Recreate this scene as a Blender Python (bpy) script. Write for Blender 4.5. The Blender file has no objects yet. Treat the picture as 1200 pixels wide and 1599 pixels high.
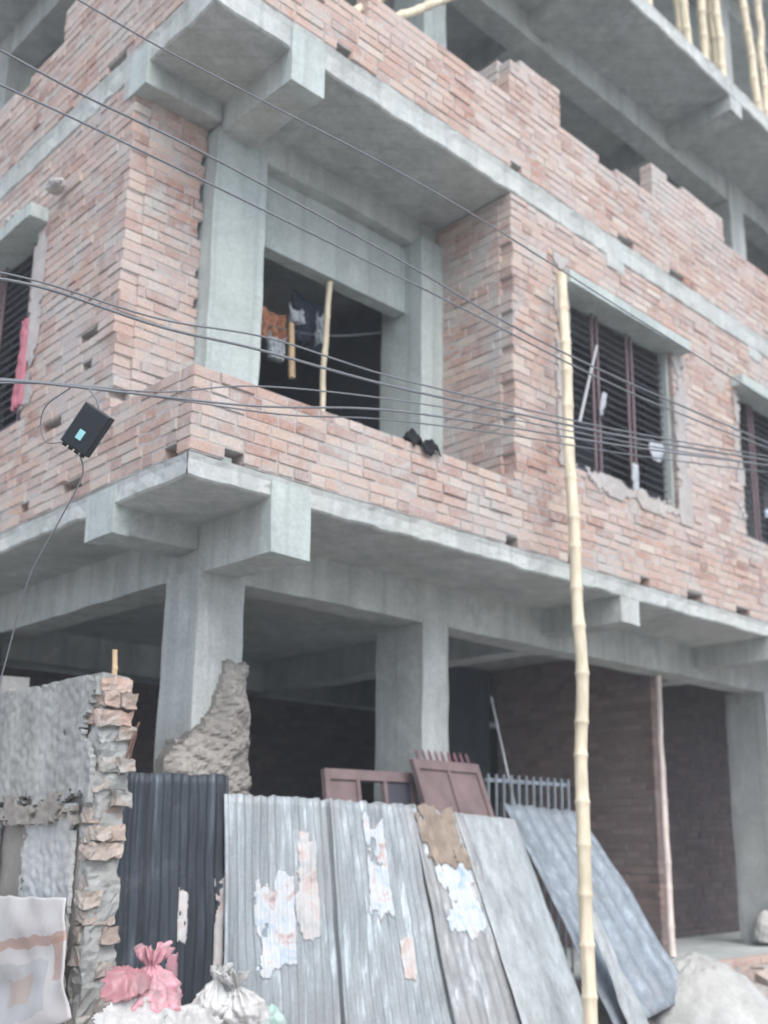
import bpy, bmesh, math, random
from mathutils import Vector, Matrix, noise

random.seed(7)
R = math.radians
scn = bpy.context.scene
col = scn.collection

# ------------------------------------------------------------------ camera
# solved from the three vanishing points of the building (photo 1200 x 1599)
PW, PH = 1200.0, 1599.0
VR = Vector((2380, 1325)); VL = Vector((-1080, 1315))
PP = Vector((676.331, 905.635)); F = 1679.444
u_ = Vector((VR.x - PP.x, -(VR.y - PP.y), F)).normalized()
v_ = Vector((VL.x - PP.x, -(VL.y - PP.y), F)).normalized()
w_ = u_.cross(v_).normalized()
if w_.y < 0: w_ = -w_
CAM = Vector((-2.929, -4.719, 1.6))
RIGHT = Vector((u_.x, v_.x, w_.x)); UP = Vector((u_.y, v_.y, w_.y)); FWD = Vector((u_.z, v_.z, w_.z))

def ray(px, py):
    return (RIGHT * (px - PP.x) - UP * (py - PP.y) + FWD * F) / F
def at(px, py, depth): return CAM + ray(px, py) * depth
def onX(px, py, X): r = ray(px, py); return CAM + r * ((X - CAM.x) / r.x)
def onY(px, py, Y): r = ray(px, py); return CAM + r * ((Y - CAM.y) / r.y)
def onZ(px, py, Z): r = ray(px, py); return CAM + r * ((Z - CAM.z) / r.z)
def proj(P):
    q = P - CAM; z = q.dot(FWD)
    return PP.x + F * q.dot(RIGHT) / z, PP.y - F * q.dot(UP) / z, z

cd = bpy.data.cameras.new('camera'); cam = bpy.data.objects.new('camera', cd); col.objects.link(cam)
cam.matrix_world = Matrix(((RIGHT.x, UP.x, -FWD.x, CAM.x), (RIGHT.y, UP.y, -FWD.y, CAM.y), (RIGHT.z, UP.z, -FWD.z, CAM.z), (0, 0, 0, 1)))
cd.sensor_fit = 'VERTICAL'; cd.sensor_height = 36; cd.sensor_width = 27
cd.lens = 36 * F / PH
cd.shift_x = -(PP.x - PW / 2) / PH; cd.shift_y = (PP.y - PH / 2) / PH
cd.clip_start = 0.05; cd.clip_end = 2000
cd.dof.use_dof = True; cd.dof.focus_distance = 4.0; cd.dof.aperture_fstop = 1.7   # the hand-held shot is slightly out of focus
scn.camera = cam

# ------------------------------------------------------------------ light
SUN_EL = R(52); SUN_DIR = Vector((-0.30, -0.85, 0)).normalized()
world = bpy.data.worlds.new('World'); scn.world = world; world.use_nodes = True
nt = world.node_tree; nt.nodes.clear()
sky = nt.nodes.new('ShaderNodeTexSky'); sky.sky_type = 'NISHITA'; sky.sun_disc = False
sky.sun_elevation = SUN_EL; sky.sun_rotation = math.atan2(SUN_DIR.x, SUN_DIR.y)
sky.air_density = 1.0; sky.dust_density = 2.0; sky.ozone_density = 1.0
hs = nt.nodes.new('ShaderNodeHueSaturation'); hs.inputs['Saturation'].default_value = 0.55
bg = nt.nodes.new('ShaderNodeBackground'); bg.inputs['Strength'].default_value = 0.15
wo = nt.nodes.new('ShaderNodeOutputWorld')
nt.links.new(sky.outputs[0], hs.inputs['Color']); nt.links.new(hs.outputs[0], bg.inputs[0]); nt.links.new(bg.outputs[0], wo.inputs[0])
sd = bpy.data.lights.new('sun', 'SUN'); sun = bpy.data.objects.new('sun', sd); col.objects.link(sun)
sd.energy = 1.3; sd.angle = R(50); sd.color = (1.0, 0.99, 0.97)
sv = Vector((SUN_DIR.x * math.cos(SUN_EL), SUN_DIR.y * math.cos(SUN_EL), math.sin(SUN_EL)))
sun.rotation_euler = sv.to_track_quat('Z', 'Y').to_euler(); sun.location = (-10, -25, 30)
scn.view_settings.view_transform = 'Standard'; scn.view_settings.look = 'None'
scn.view_settings.exposure = 1.10; scn.view_settings.gamma = 1.0
scn.view_settings.use_curve_mapping = False
scn.cycles.use_denoising = True
scn.cycles.max_bounces = 8; scn.cycles.diffuse_bounces = 5

# ------------------------------------------------------------------ materials
class NT:
    def __init__(s, name):
        s.m = bpy.data.materials.new(name); s.m.use_nodes = True
        s.t = s.m.node_tree; s.t.nodes.clear()
        s.o = s.n('ShaderNodeOutputMaterial'); s.b = s.n('ShaderNodeBsdfPrincipled')
        s.l(s.b.outputs[0], s.o.inputs[0]); s.b.inputs['Roughness'].default_value = 0.9
        s.b.inputs['Specular IOR Level'].default_value = 0.25
        s.g = s.n('ShaderNodeNewGeometry'); s.pos = s.g.outputs['Position']
    def n(s, k): return s.t.nodes.new(k)
    def l(s, a, b): s.t.links.new(a, b)
    def put(s, x, sock):
        if hasattr(x, 'links') or hasattr(x, 'is_linked'): s.l(x, sock)
        else: sock.default_value = x
    def scale(s, vec):
        m = s.n('ShaderNodeMapping'); m.inputs['Scale'].default_value = vec; s.l(s.pos, m.inputs[0]); return m.outputs[0]
    def noise(s, sc, det=4, rough=.6, dist=0, vec=None, off=None):
        k = s.n('ShaderNodeTexNoise'); k.inputs['Scale'].default_value = sc; k.inputs['Detail'].default_value = det
        k.inputs['Roughness'].default_value = rough; k.inputs['Distortion'].default_value = dist
        v = vec or s.pos
        if off:
            m = s.n('ShaderNodeMapping'); m.inputs['Location'].default_value = off; s.l(v, m.inputs[0]); v = m.outputs[0]
        s.l(v, k.inputs['Vector']); return k.outputs[0]
    def ramp(s, f, stops, interp='LINEAR'):
        k = s.n('ShaderNodeValToRGB'); k.color_ramp.interpolation = interp
        e = k.color_ramp.elements
        while len(e) < len(stops): e.new(0.5)
        for q, (p, c) in zip(e, stops):
            q.position = p; q.color = (c, c, c, 1) if isinstance(c, (int, float)) else (*c, 1)
        s.l(f, k.inputs[0]); return k.outputs[0]
    def mix(s, f, a, b, mode='MIX'):
        k = s.n('ShaderNodeMix'); k.data_type = 'RGBA'; k.blend_type = mode
        s.put(f, k.inputs[0])
        for x, i in ((a, 6), (b, 7)):
            if isinstance(x, tuple): k.inputs[i].default_value = (*x, 1)
            else: s.l(x, k.inputs[i])
        return k.outputs[2]
    def math(s, op, a, b=0.0):
        k = s.n('ShaderNodeMath'); k.operation = op; s.put(a, k.inputs[0]); s.put(b, k.inputs[1]); return k.outputs[0]
    def color(s, c):
        if isinstance(c, tuple): s.b.inputs['Base Color'].default_value = (*c, 1)
        else: s.l(c, s.b.inputs['Base Color'])
    def bump(s, h, strength=.3, dist=.01):
        k = s.n('ShaderNodeBump'); k.inputs['Strength'].default_value = strength; k.inputs['Distance'].default_value = dist
        s.l(h, k.inputs['Height']); s.l(k.outputs[0], s.b.inputs['Normal'])
    def rough(s, r): s.put(r, s.b.inputs['Roughness'])

def brick_mat(name, stops, dust=(.50, .445, .42), lo=.36, hi=.60, amt=.92, dark=False):
    m = NT(name)
    oi = m.n('ShaderNodeObjectInfo')
    r = m.math('FRACT', m.math('ADD', m.g.outputs['Random Per Island'], oi.outputs['Random']))
    c = m.ramp(r, stops)
    big = m.ramp(m.noise(1.1, 5, .65), [(lo, 0.0), (hi, 1.0)])
    med = m.ramp(m.noise(9, 5, .75, 1.0, off=(3, 1, 2)), [(.40, 0.0), (.62, 1.0)])
    d = m.math('MULTIPLY', m.math('MAXIMUM', m.math('MULTIPLY', big, .9), m.math('MULTIPLY', med, .75)), amt)
    c = m.mix(d, c, dust)
    wash = m.ramp(m.noise(1.9, 6, .72, 1.2, off=(7, 3, 5)), [(.50, 0.0), (.62, .95)])
    c = m.mix(m.math('MULTIPLY', wash, amt), c, (dust[0] * .88, dust[1] * .96, dust[2] * .98))
    fine = m.ramp(m.noise(60, 3, .7), [(.3, .78), (.7, 1.10)])
    c = m.mix(1.0, c, fine, 'MULTIPLY')
    m.color(c); m.bump(m.noise(75, 4, .7), .45, .006)
    return m.m

STOPS = [(0.0, (.25, .125, .095)), (.2, (.37, .20, .15)), (.5, (.46, .28, .215)), (.75, (.50, .345, .27)), (.93, (.52, .41, .33)), (1.0, (.58, .50, .42))]
M_BRICK = brick_mat('fired_brick', STOPS)
M_DARKBRICK = brick_mat('shade_toned_brick', [(0, (.065, .045, .045)), (.5, (.10, .07, .067)), (1, (.14, .10, .09))], dust=(.11, .09, .09), amt=.6)  # brick tones darkened to carry the shade of the deep ground floor
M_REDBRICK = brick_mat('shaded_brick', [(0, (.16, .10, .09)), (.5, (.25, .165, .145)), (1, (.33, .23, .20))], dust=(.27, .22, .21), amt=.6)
M_OLDBRICK = brick_mat('old_brick', [(0, (.26, .17, .13)), (.5, (.34, .27, .22)), (.8, (.42, .35, .29)), (1, (.48, .3, .23))], dust=(.38, .365, .345), amt=.95, lo=.35, hi=.55)

def concrete_mat(name, base, var=.16, streak=.35, boards=True):
    m = NT(name)
    b = Vector(base)
    lo = tuple(b * (1 - var)); hi = tuple(b * (1 + var))
    c = m.ramp(m.noise(1.6, 6, .65), [(.3, lo), (.7, hi)])
    st = m.ramp(m.noise(2.2, 5, .6, vec=m.scale((3.2, 3.2, .28))), [(.38, 1 - streak), (.62, 1.04)])
    c = m.mix(1.0, c, st, 'MULTIPLY')
    sp = m.ramp(m.noise(38, 4, .75), [(.35, .86), (.65, 1.07)])
    c = m.mix(1.0, c, sp, 'MULTIPLY')
    warm = m.ramp(m.noise(.9, 3, .5, off=(5, 8, 1)), [(.45, 0.0), (.7, .4)])
    c = m.mix(warm, c, (base[0] * 1.04, base[1] * .99, base[2] * .91))
    if boards:
        w = m.n('ShaderNodeTexWave'); w.wave_type = 'BANDS'; w.bands_direction = 'DIAGONAL'; w.inputs['Scale'].default_value = 1.9; w.inputs['Distortion'].default_value = .35
        w.inputs['Detail'].default_value = 2; m.l(m.scale((1, 1, .0)), w.inputs['Vector'])
        ln = m.ramp(w.outputs['Fac'], [(0.0, .80), (.05, 1.0)])
        c = m.mix(.55, c, m.mix(1.0, c, ln, 'MULTIPLY'))
        damp = m.ramp(m.noise(1.3, 6, .7, .8, off=(11, 4, 6)), [(.50, 1.0), (.60, .92), (.72, .82)])
        c = m.mix(1.0, c, damp, 'MULTIPLY')
        pale = m.ramp(m.noise(3.1, 5, .7, .5, off=(2, 9, 1)), [(.56, 0.0), (.70, .45)])
        c = m.mix(pale, c, (min(.75, base[0] * 1.35), min(.75, base[1] * 1.34), min(.75, base[2] * 1.30)))
    m.color(c); m.rough(.88); m.bump(m.noise(30, 6, .75), .4, .012)
    return m.m
M_CONC = concrete_mat('raw_concrete', (.455, .48, .47), .14, .16)
M_INNER2 = concrete_mat('dim_mortar', (.22, .20, .195), .2, .1, boards=False)
M_INNER = concrete_mat('shade_toned_concrete', (.06, .068, .078), .2, .08)  # near-black base colour holds the shade of the unlit rooms
M_CONC2 = concrete_mat('smooth_render', (.425, .475, .465), .08, .10)
M_MORTAR = concrete_mat('mortar', (.43, .405, .395), .2, .15, boards=False)
M_PLAST = concrete_mat('old_plaster', (.34, .35, .345), .25, .25)
M_WPLAST = concrete_mat('limewashed_plaster', (.47, .49, .50), .14, .3)
M_RUBBLE = concrete_mat('rubble_dust', (.36, .33, .31), .25, .1, boards=False)
M_SAND = concrete_mat('grey_sand', (.40, .405, .395), .28, .05, boards=False)
M_CEMENT = concrete_mat('crumbly_cement', (.27, .255, .235), .3, .1, boards=False)
M_GROUND = concrete_mat('packed_dirt', (.30, .29, .275), .2, .05, boards=False)

def simple_mat(name, c, rough=.7, metal=0, var=.12, sc=6, bump=.15):
    m = NT(name); b = Vector(c)
    m.color(m.ramp(m.noise(sc, 5, .65), [(.3, tuple(b * (1 - var))), (.7, tuple(b * (1 + var)))]))
    m.rough(rough); m.b.inputs['Metallic'].default_value = metal
    if bump: m.bump(m.noise(sc * 6, 4, .7), bump, .006)
    return m.m
M_CABLE = simple_mat('cable_rubber', (.17, .18, .195), .7, bump=0)
M_BLACKBOX = simple_mat('black_plastic', (.022, .026, .032), .45, bump=0)
M_STICK = simple_mat('cyan_sticker', (.30, .62, .66), .5, bump=0)
M_STEEL = simple_mat('primed_steel', (.20, .095, .115), .6, var=.3)
M_PURPLE = simple_mat('faded_primer', (.20, .145, .145), .65, var=.25, sc=4)
M_UPRIGHT = simple_mat('pinkish_primer', (.22, .155, .17), .6, var=.2)
M_BAR = simple_mat('grille_paint', (.07, .068, .085), .55)
M_ROD = simple_mat('grey_rod', (.36, .37, .39), .5, .3)
M_REBAR = simple_mat('rusty_rebar', (.13, .08, .06), .8)
M_BLACKCLOTH = simple_mat('black_cloth', (.012, .013, .016), .95)
M_NAVY = simple_mat('navy_cloth', (.03, .038, .06), .95)
M_WHITECLOTH = simple_mat('pale_cloth', (.38, .41, .44), .95)
M_ORANGE = simple_mat('rust_cloth', (.36, .17, .10), .95, var=.25)
M_PINKCLOTH = simple_mat('pink_cloth', (.42, .16, .20), .9)
M_WOOD = simple_mat('raw_wood', (.50, .37, .23), .85, var=.25, sc=9)
def film_mat(name, c, dirt=(.24, .215, .19)):
    m = NT(name)
    k = m.ramp(m.noise(5, 5, .7, .6), [(.46, 0.0), (.70, .75)])
    v = m.ramp(m.noise(3, 3, .5, off=(4, 4, 4)), [(.3, tuple(Vector(c) * .85)), (.7, tuple(Vector(c) * 1.1))])
    m.color(m.mix(k, v, dirt)); m.rough(.40); m.b.inputs['Specular IOR Level'].default_value = .45
    m.b.inputs['Subsurface Weight'].default_value = .35; m.b.inputs['Subsurface Radius'].default_value = (.03, .03, .03); m.b.inputs['Subsurface Scale'].default_value = 1.0
    return m.m
M_PINKBAG = film_mat('pink_polythene', (.56, .27, .32))
M_REDBAG = film_mat('red_polythene', (.40, .16, .18))
M_WHITEBAG = film_mat('white_polythene', (.50, .50, .49))
M_MINT = film_mat('mint_polythene', (.33, .50, .45))
M_SACK = simple_mat('woven_sack', (.42, .41, .39), .9, var=.12, sc=12)
M_BROWN = simple_mat('brown_jute', (.27, .22, .18), .95, var=.3, sc=10)

def bamboo_mat(name, c):
    m = NT(name); b = Vector(c)
    a = m.ramp(m.noise(3, 5, .6, vec=m.scale((9, 9, .9))), [(.3, tuple(b * .66)), (.55, tuple(b)), (.7, tuple(b * 1.1))])
    g = m.ramp(m.noise(2.6, 5, .65), [(.46, 0.0), (.70, .7)])
    m.color(m.mix(g, a, (b.x * .72, b.y * .74, b.z * .70))); m.rough(.62); m.bump(m.noise(40, 3, .6, vec=m.scale((3, 3, .4))), .15, .004)
    return m.m
M_BAMBOO = bamboo_mat('dry_bamboo', (.66, .58, .44))
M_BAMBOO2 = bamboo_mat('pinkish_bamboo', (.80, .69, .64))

def sheet_mat(name, base, stain, dark=.55, rough=.5, metal=.25, streak_sc=11, st=(.45, .66), hi=1.5):
    m = NT(name)
    b = Vector(base)
    s1 = m.noise(1.5, 5, .65, vec=m.scale((streak_sc, streak_sc, .45)))
    c = m.ramp(s1, [(.30, tuple(b * dark * .8)), (.44, tuple(b * .88)), (.55, tuple(b)), (.63, tuple(b * hi)), (.72, tuple(b * hi * 1.1))])
    grime = m.ramp(m.noise(2.0, 6, .7, .6, vec=m.scale((2.2, 2.2, .6)), off=(1, 6, 3)), [(.5, 1.0), (.72, .74)])
    c = m.mix(1.0, c, grime, 'MULTIPLY')
    s2 = m.ramp(m.noise(2.4, 5, .7, off=(4, 2, 7)), [(st[0], 0.0), (st[1], .75)])
    c = m.mix(s2, c, stain)
    fine = m.ramp(m.noise(50, 3, .7), [(.3, .9), (.7, 1.06)])
    m.color(m.mix(1.0, c, fine, 'MULTIPLY')); m.rough(m.ramp(s1, [(.3, rough + .2), (.7, rough)]))
    m.b.inputs['Metallic'].default_value = metal
    m.bump(m.noise(9, 4, .6), .12, .01)
    return m.m
M_TIN = sheet_mat('weathered_tin', (.325, .36, .38), (.29, .30, .305), dark=.74)
M_TIN2 = sheet_mat('dull_tin', (.33, .345, .355), (.30, .295, .29), dark=.74)
M_TINFLAT = sheet_mat('pale_sheet', (.41, .44, .445), (.38, .385, .38), dark=.85, st=(.5, .75), hi=1.12)
M_TINBLUE = sheet_mat('bluish_sheet', (.25, .285, .32), (.30, .305, .305), dark=.82, st=(.55, .8), hi=1.2)
M_BLACKTIN = sheet_mat('tarred_tin', (.050, .060, .072), (.16, .175, .19), dark=.6, rough=.42, st=(.56, .82), hi=2.2)

def paper_mat(name, tints, sc=9):
    m = NT(name)
    k = m.ramp(m.noise(sc, 3, .6, 1.5), [(p, t) for p, t in tints])
    m.color(k); m.rough(.9)
    return m.m
M_PAPER = paper_mat('torn_paper', [(.3, (.30, .40, .48)), (.42, (.45, .50, .54)), (.56, (.52, .535, .55)), (.66, (.46, .38, .37)), (.74, (.27, .22, .23))])
M_PAPER2 = paper_mat('faded_paper', [(.3, (.38, .39, .40)), (.5, (.51, .50, .495)), (.62, (.49, .41, .38)), (.75, (.32, .31, .32))], 5)

# ------------------------------------------------------------------ mesh helpers
ROOT = {}
class MB:
    def __init__(s): s.v = []; s.f = []
    def add(s, vs, fs):
        k = len(s.v); s.v += [tuple(p) for p in vs]; s.f += [tuple(i + k for i in q) for q in fs]; return s
    def box(s, x0, x1, y0, y1, z0, z1):
        return s.add([(x0, y0, z0), (x1, y0, z0), (x1, y1, z0), (x0, y1, z0), (x0, y0, z1), (x1, y0, z1), (x1, y1, z1), (x0, y1, z1)],
                     [(3, 2, 1, 0), (4, 5, 6, 7), (0, 1, 5, 4), (1, 2, 6, 5), (2, 3, 7, 6), (3, 0, 4, 7)])
    def rbox(s, x0, x1, y0, y1, z0, z1, j=.008, cell=.11, fr=2.7):
        """a cast box: subdivided, edges a little uneven"""
        dims = (x1 - x0, y1 - y0, z1 - z0)
        seg = [max(1, min(90, int(d / cell))) for d in dims]
        bm = bmesh.new()
        vs = {}
        def V(i, k, l):
            key = (i, k, l)
            if key not in vs:
                p = Vector((x0 + dims[0] * i / seg[0], y0 + dims[1] * k / seg[1], z0 + dims[2] * l / seg[2]))
                d = noise.noise_vector(p * fr) * j + noise.noise_vector(p * fr * 3.3) * j * .5
                vs[key] = bm.verts.new(p + d)
            return vs[key]
        a, b, c = seg
        for i in range(a):
            for k in range(b):
                bm.faces.new((V(i, k, 0), V(i, k + 1, 0), V(i + 1, k + 1, 0), V(i + 1, k, 0)))
                bm.faces.new((V(i, k, c), V(i + 1, k, c), V(i + 1, k + 1, c), V(i, k + 1, c)))
        for i in range(a):
            for l in range(c):
                bm.faces.new((V(i, 0, l), V(i + 1, 0, l), V(i + 1, 0, l + 1), V(i, 0, l + 1)))
                bm.faces.new((V(i, b, l), V(i, b, l + 1), V(i + 1, b, l + 1), V(i + 1, b, l)))
        for k in range(b):
            for l in range(c):
                bm.faces.new((V(0, k, l), V(0, k, l + 1), V(0, k + 1, l + 1), V(0, k + 1, l)))
                bm.faces.new((V(a, k, l), V(a, k + 1, l), V(a, k + 1, l + 1), V(a, k, l + 1)))
        bm.verts.index_update()
        s.add([v.co for v in bm.verts], [[v.index for v in f.verts] for f in bm.faces]); bm.free(); return s
    def tube(s, pts, rads, n=8, cap=True):
        pts = [Vector(p) for p in pts]
        if not isinstance(rads, (list, tuple)): rads = [rads] * len(pts)
        k = len(s.v)
        t0 = (pts[-1] - pts[0]).normalized()
        ref = Vector((0, 0, 1)) if abs(t0.z) < .9 else Vector((1, 0, 0))
        for i, (p, r) in enumerate(zip(pts, rads)):
            t = (pts[min(i + 1, len(pts) - 1)] - pts[max(i - 1, 0)]).normalized()
            a = t.cross(ref).normalized(); b = t.cross(a)
            for q in range(n):
                th = 2 * math.pi * q / n
                s.v.append(tuple(p + a * math.cos(th) * r + b * math.sin(th) * r))
        for i in range(len(pts) - 1):
            for q in range(n):
                a0 = k + i * n + q; a1 = k + i * n + (q + 1) % n
                s.f.append((a0, a1, a1 + n, a0 + n))
        if cap:
            s.f.append(tuple(k + q for q in range(n))[::-1]); e = k + (len(pts) - 1) * n
            s.f.append(tuple(e + q for q in range(n)))
        return s
    def build(s, name, mat, parent=None, origin=None, smooth=False, solid=0):
        org = Vector((0, 0, 0))
        if parent is not None: org = ROOT[parent.name]
        elif origin is not None: org = Vector(origin)
        me = bpy.data.meshes.new(name)
        me.from_pydata([tuple(Vector(p) - org) for p in s.v], [], s.f); me.update()
        bm = bmesh.new(); bm.from_mesh(me); bmesh.ops.recalc_face_normals(bm, faces=bm.faces); bm.to_mesh(me); bm.free()
        me.materials.append(mat)
        if smooth:
            for p in me.polygons: p.use_smooth = True
        o = bpy.data.objects.new(name, me); col.objects.link(o)
        if parent is not None: o.parent = parent
        else: o.location = org
        ROOT[o.name] = org
        if solid:
            md = o.modifiers.new('thickness', 'SOLIDIFY'); md.thickness = solid; md.offset = 0
        return o

def tag(o, label, cat, group=None, kind=None):
    if label: o['label'] = label
    if cat: o['category'] = cat
    if group: o['group'] = group
    if kind: o['kind'] = kind
    return o
def thing(name, loc, label, cat, group=None):
    o = bpy.data.objects.new(name, None); col.objects.link(o); o.location = loc; o.empty_display_size = .2
    ROOT[o.name] = Vector(loc)
    return tag(o, label, cat, group)
def nz(p, s=1.0, seed=0.0): return noise.noise(Vector(p) * s + Vector((seed, seed * 1.7, -seed)))

# ------------------------------------------------------------------ ground
def smooth(a, b, x):
    t = max(0.0, min(1.0, (x - a) / (b - a))); return t * t * (3 - 2 * t)
def mound(x, y):
    h = .52 * smooth(-1.7, .15, y) * smooth(-3.2, -1.2, x)
    h += .22 * math.exp(-((x - .25) / .8) ** 2 - ((y + .15) / .55) ** 2)
    h -= .10 * math.exp(-((x - 2.3) / 1.1) ** 2 - ((y + .35) / .5) ** 2)
    h += .05 * nz((x, y, 0), 1.7) + .03 * nz((x, y, 0), 5)
    return h
g = MB(); S = 150
g.add([(-S, -S, 0), (S, -S, 0), (S, S, 0), (-S, S, 0)], [(0, 1, 2, 3)])
tag(g.build('ground', M_GROUND), None, None, kind='structure')
g = MB(); nx, ny = 150, 60
for j in range(ny + 1):
    for i in range(nx + 1):
        x = -3.4 + 13.4 * i / nx; y = -1.9 + 3.4 * j / ny
        e = min(1, 6 * min(i / nx, 1 - i / nx, j / ny * 2))
        z = mound(x, y) * e - .03 * (1 - e) + .018 * nz((x, y, 0), 17) * e + .012 * nz((x, y, 3), 40) * e
        g.v.append((x, y, min(z, .60) if y > .3 else z))
for j in range(ny):
    for i in range(nx):
        a = j * (nx + 1) + i; g.f.append((a, a + 1, a + nx + 2, a + nx + 1))
tag(g.build('rubble', M_RUBBLE), 'grey pink building rubble and dust banked against the foot of the building', 'rubble', kind='stuff')

# ------------------------------------------------------------------ the unfinished building
B = thing('unfinished_building', (0, 0, 0), 'unfinished corner building of raw concrete frame and pale pink brick', 'building')
FLOOR = .62
Z1, Z1T = 3.50, 3.645        # first slab soffit / top
Z2, Z2T = 6.485, 6.70
Z3, Z3T = 9.41, 9.61
Z4, Z4T = 12.35, 12.55
XE, YE = 11.5, 9.0
def cast(name, mat, *b, j=.007): return MB().rbox(*b, j=j).build(name, mat, B)
def slab(z0, z1, j=.010):
    m = MB()
    m.rbox(0, XE, 0, YE, z0, z1, j)
    return m.build('floor_slab', M_CONC, B)
def slab_fine(z0, z1):
    """thin slab with a rough cast edge strip along both street sides"""
    slab_o = MB().box(.30, XE, .30, YE, z0, z1 - .004).build('floor_slab', M_CONC, B)
    m = MB()
    def strip(axis, a0, a1):
        n = int((a1 - a0) / .07)
        k = len(m.v)
        for i in range(n + 1):
            s = a0 + (a1 - a0) * i / n
            prof = [(.30, z0), (.01, z0), (-.004, z0 + .012), (0, z0 + (z1 - z0) * .35), (.003, z0 + (z1 - z0) * .7), (-.004, z1 - .01), (.012, z1), (.30, z1)]
            for q, (d, z) in enumerate(prof):
                w = .011 * nz((s, z, 1 + axis), 6) + .007 * nz((s, z, 4 + axis), 19)
                zz = z + (.014 * nz((s, 0, 9 + z0), 4.5) + .008 * nz((s, 3, z0), 13) if q in (1, 2, 3) else 0)
                if q in (0, 7): w = 0; zz = z
                dd = d + w
                s2 = max(s, dd) if s < .35 else s      # mitre at the corner
                m.v.append((s2, dd, zz) if axis == 0 else (dd, s2, zz))
        P = 8
        for i in range(n):
            for q in range(P - 1):
                a = k + i * P + q
                m.f.append((a, a + 1, a + P + 1, a + P))
    strip(0, 0, XE); strip(1, 0, YE)
    m.build('slab_edge', M_CONC, B)
slab_fine(Z1, Z1T); slab_fine(Z2, Z2T); slab_fine(Z3, Z3T); slab_fine(Z4, Z4T)
cast('plinth', M_CONC, .42, XE - .1, .50, YE - .1, -.05, FLOOR)

# columns: (x0,x1,y0,y1) per storey
def column(x0, x1, y0, y1, z0, z1, mat=M_CONC): return cast('column', mat, x0, x1, y0, y1, z0, z1, j=.010)
storeys = [(FLOOR, Z1), (Z1T, Z2), (Z2T, Z3), (Z3T, Z4)]
column(.55, .885, .68, 1.05, FLOOR, Z1 - .28)
column(2.565, 2.84, .80, 1.30, FLOOR, Z1 - .29)
column(.552, .965, .75, 1.12, Z1T, Z2 - .18, M_CONC2)
column(2.453, 2.75, .72, 1.18, Z1T, Z2 - .18, M_CONC2)
column(2.47, 2.735, .72, 1.10, Z2T, Z3, M_CONC2)
column(.55, .9, .75, 1.1, Z2T, Z3, M_CONC2)
column(.55, .9, .75, 1.1, Z3T, Z4); column(2.47, 2.735, .72, 1.1, Z3T, Z4)
for a, b in storeys:
    column(7.70, 8.02, .78, 1.25, a, b - .28 if a == FLOOR else b)
    for yy in (4.6, 8.0):
        for xx in (.57, 3.2, 6.4): column(xx, xx + .32, yy, yy + .4, a, b)

# beams
def beam(*b): return cast('beam', M_CONC, *b, j=.010)
for (zs, dp, dl) in ((Z1, .30, .15), (Z2, .205, .14), (Z3, .28, .20), (Z4, .28, .2)):
    zt = zs + .004
    beam(.86, XE - .3, .80, 1.05, zs - dp, zt)                      # along the long street side
    beam(.575, .83, 1.06, YE - .3, zs - dp, zt)                     # along the short street side
    beam(.572, .828, -.004, 1.06, zs - dp - .003, zt)               # cantilever to the street edge by the corner column
    beam(-.004, .565, .745, 1.035, zs - dl - .003, zt)              # cantilever on the other side
    for x in (3.95, 6.36):
        beam(x, x + .25, -.004, .797, zs - dp + .10, zt)
        beam(x, x + .25, 1.053, YE - .3, zs - dp, zt)
    beam(.835, XE - .3, 4.6, 4.85, zs - dp, zt)
# thickened heads of the cantilever beams, as cast
cast('beam_end', M_CONC2, .556, .835, -.012, .10, Z1 - .315, Z1T - .03, j=.012)
cast('beam_end', M_CONC2, -.012, .10, .735, 1.055, Z1 - .165, Z1T - .03, j=.010)
cast('beam_end', M_CONC2, .565, .835, -.012, .10, Z2 - .225, Z2T - .05, j=.010)
cast('beam_end', M_CONC2, -.012, .10, .735, .965, Z2 - .155, Z2T - .05, j=.010)

# rendered lintel panel over the corner opening
cast('lintel_panel', M_CONC2, .968, 2.450, .905, 1.03, 5.70, Z2 - .207, j=.004)

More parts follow.
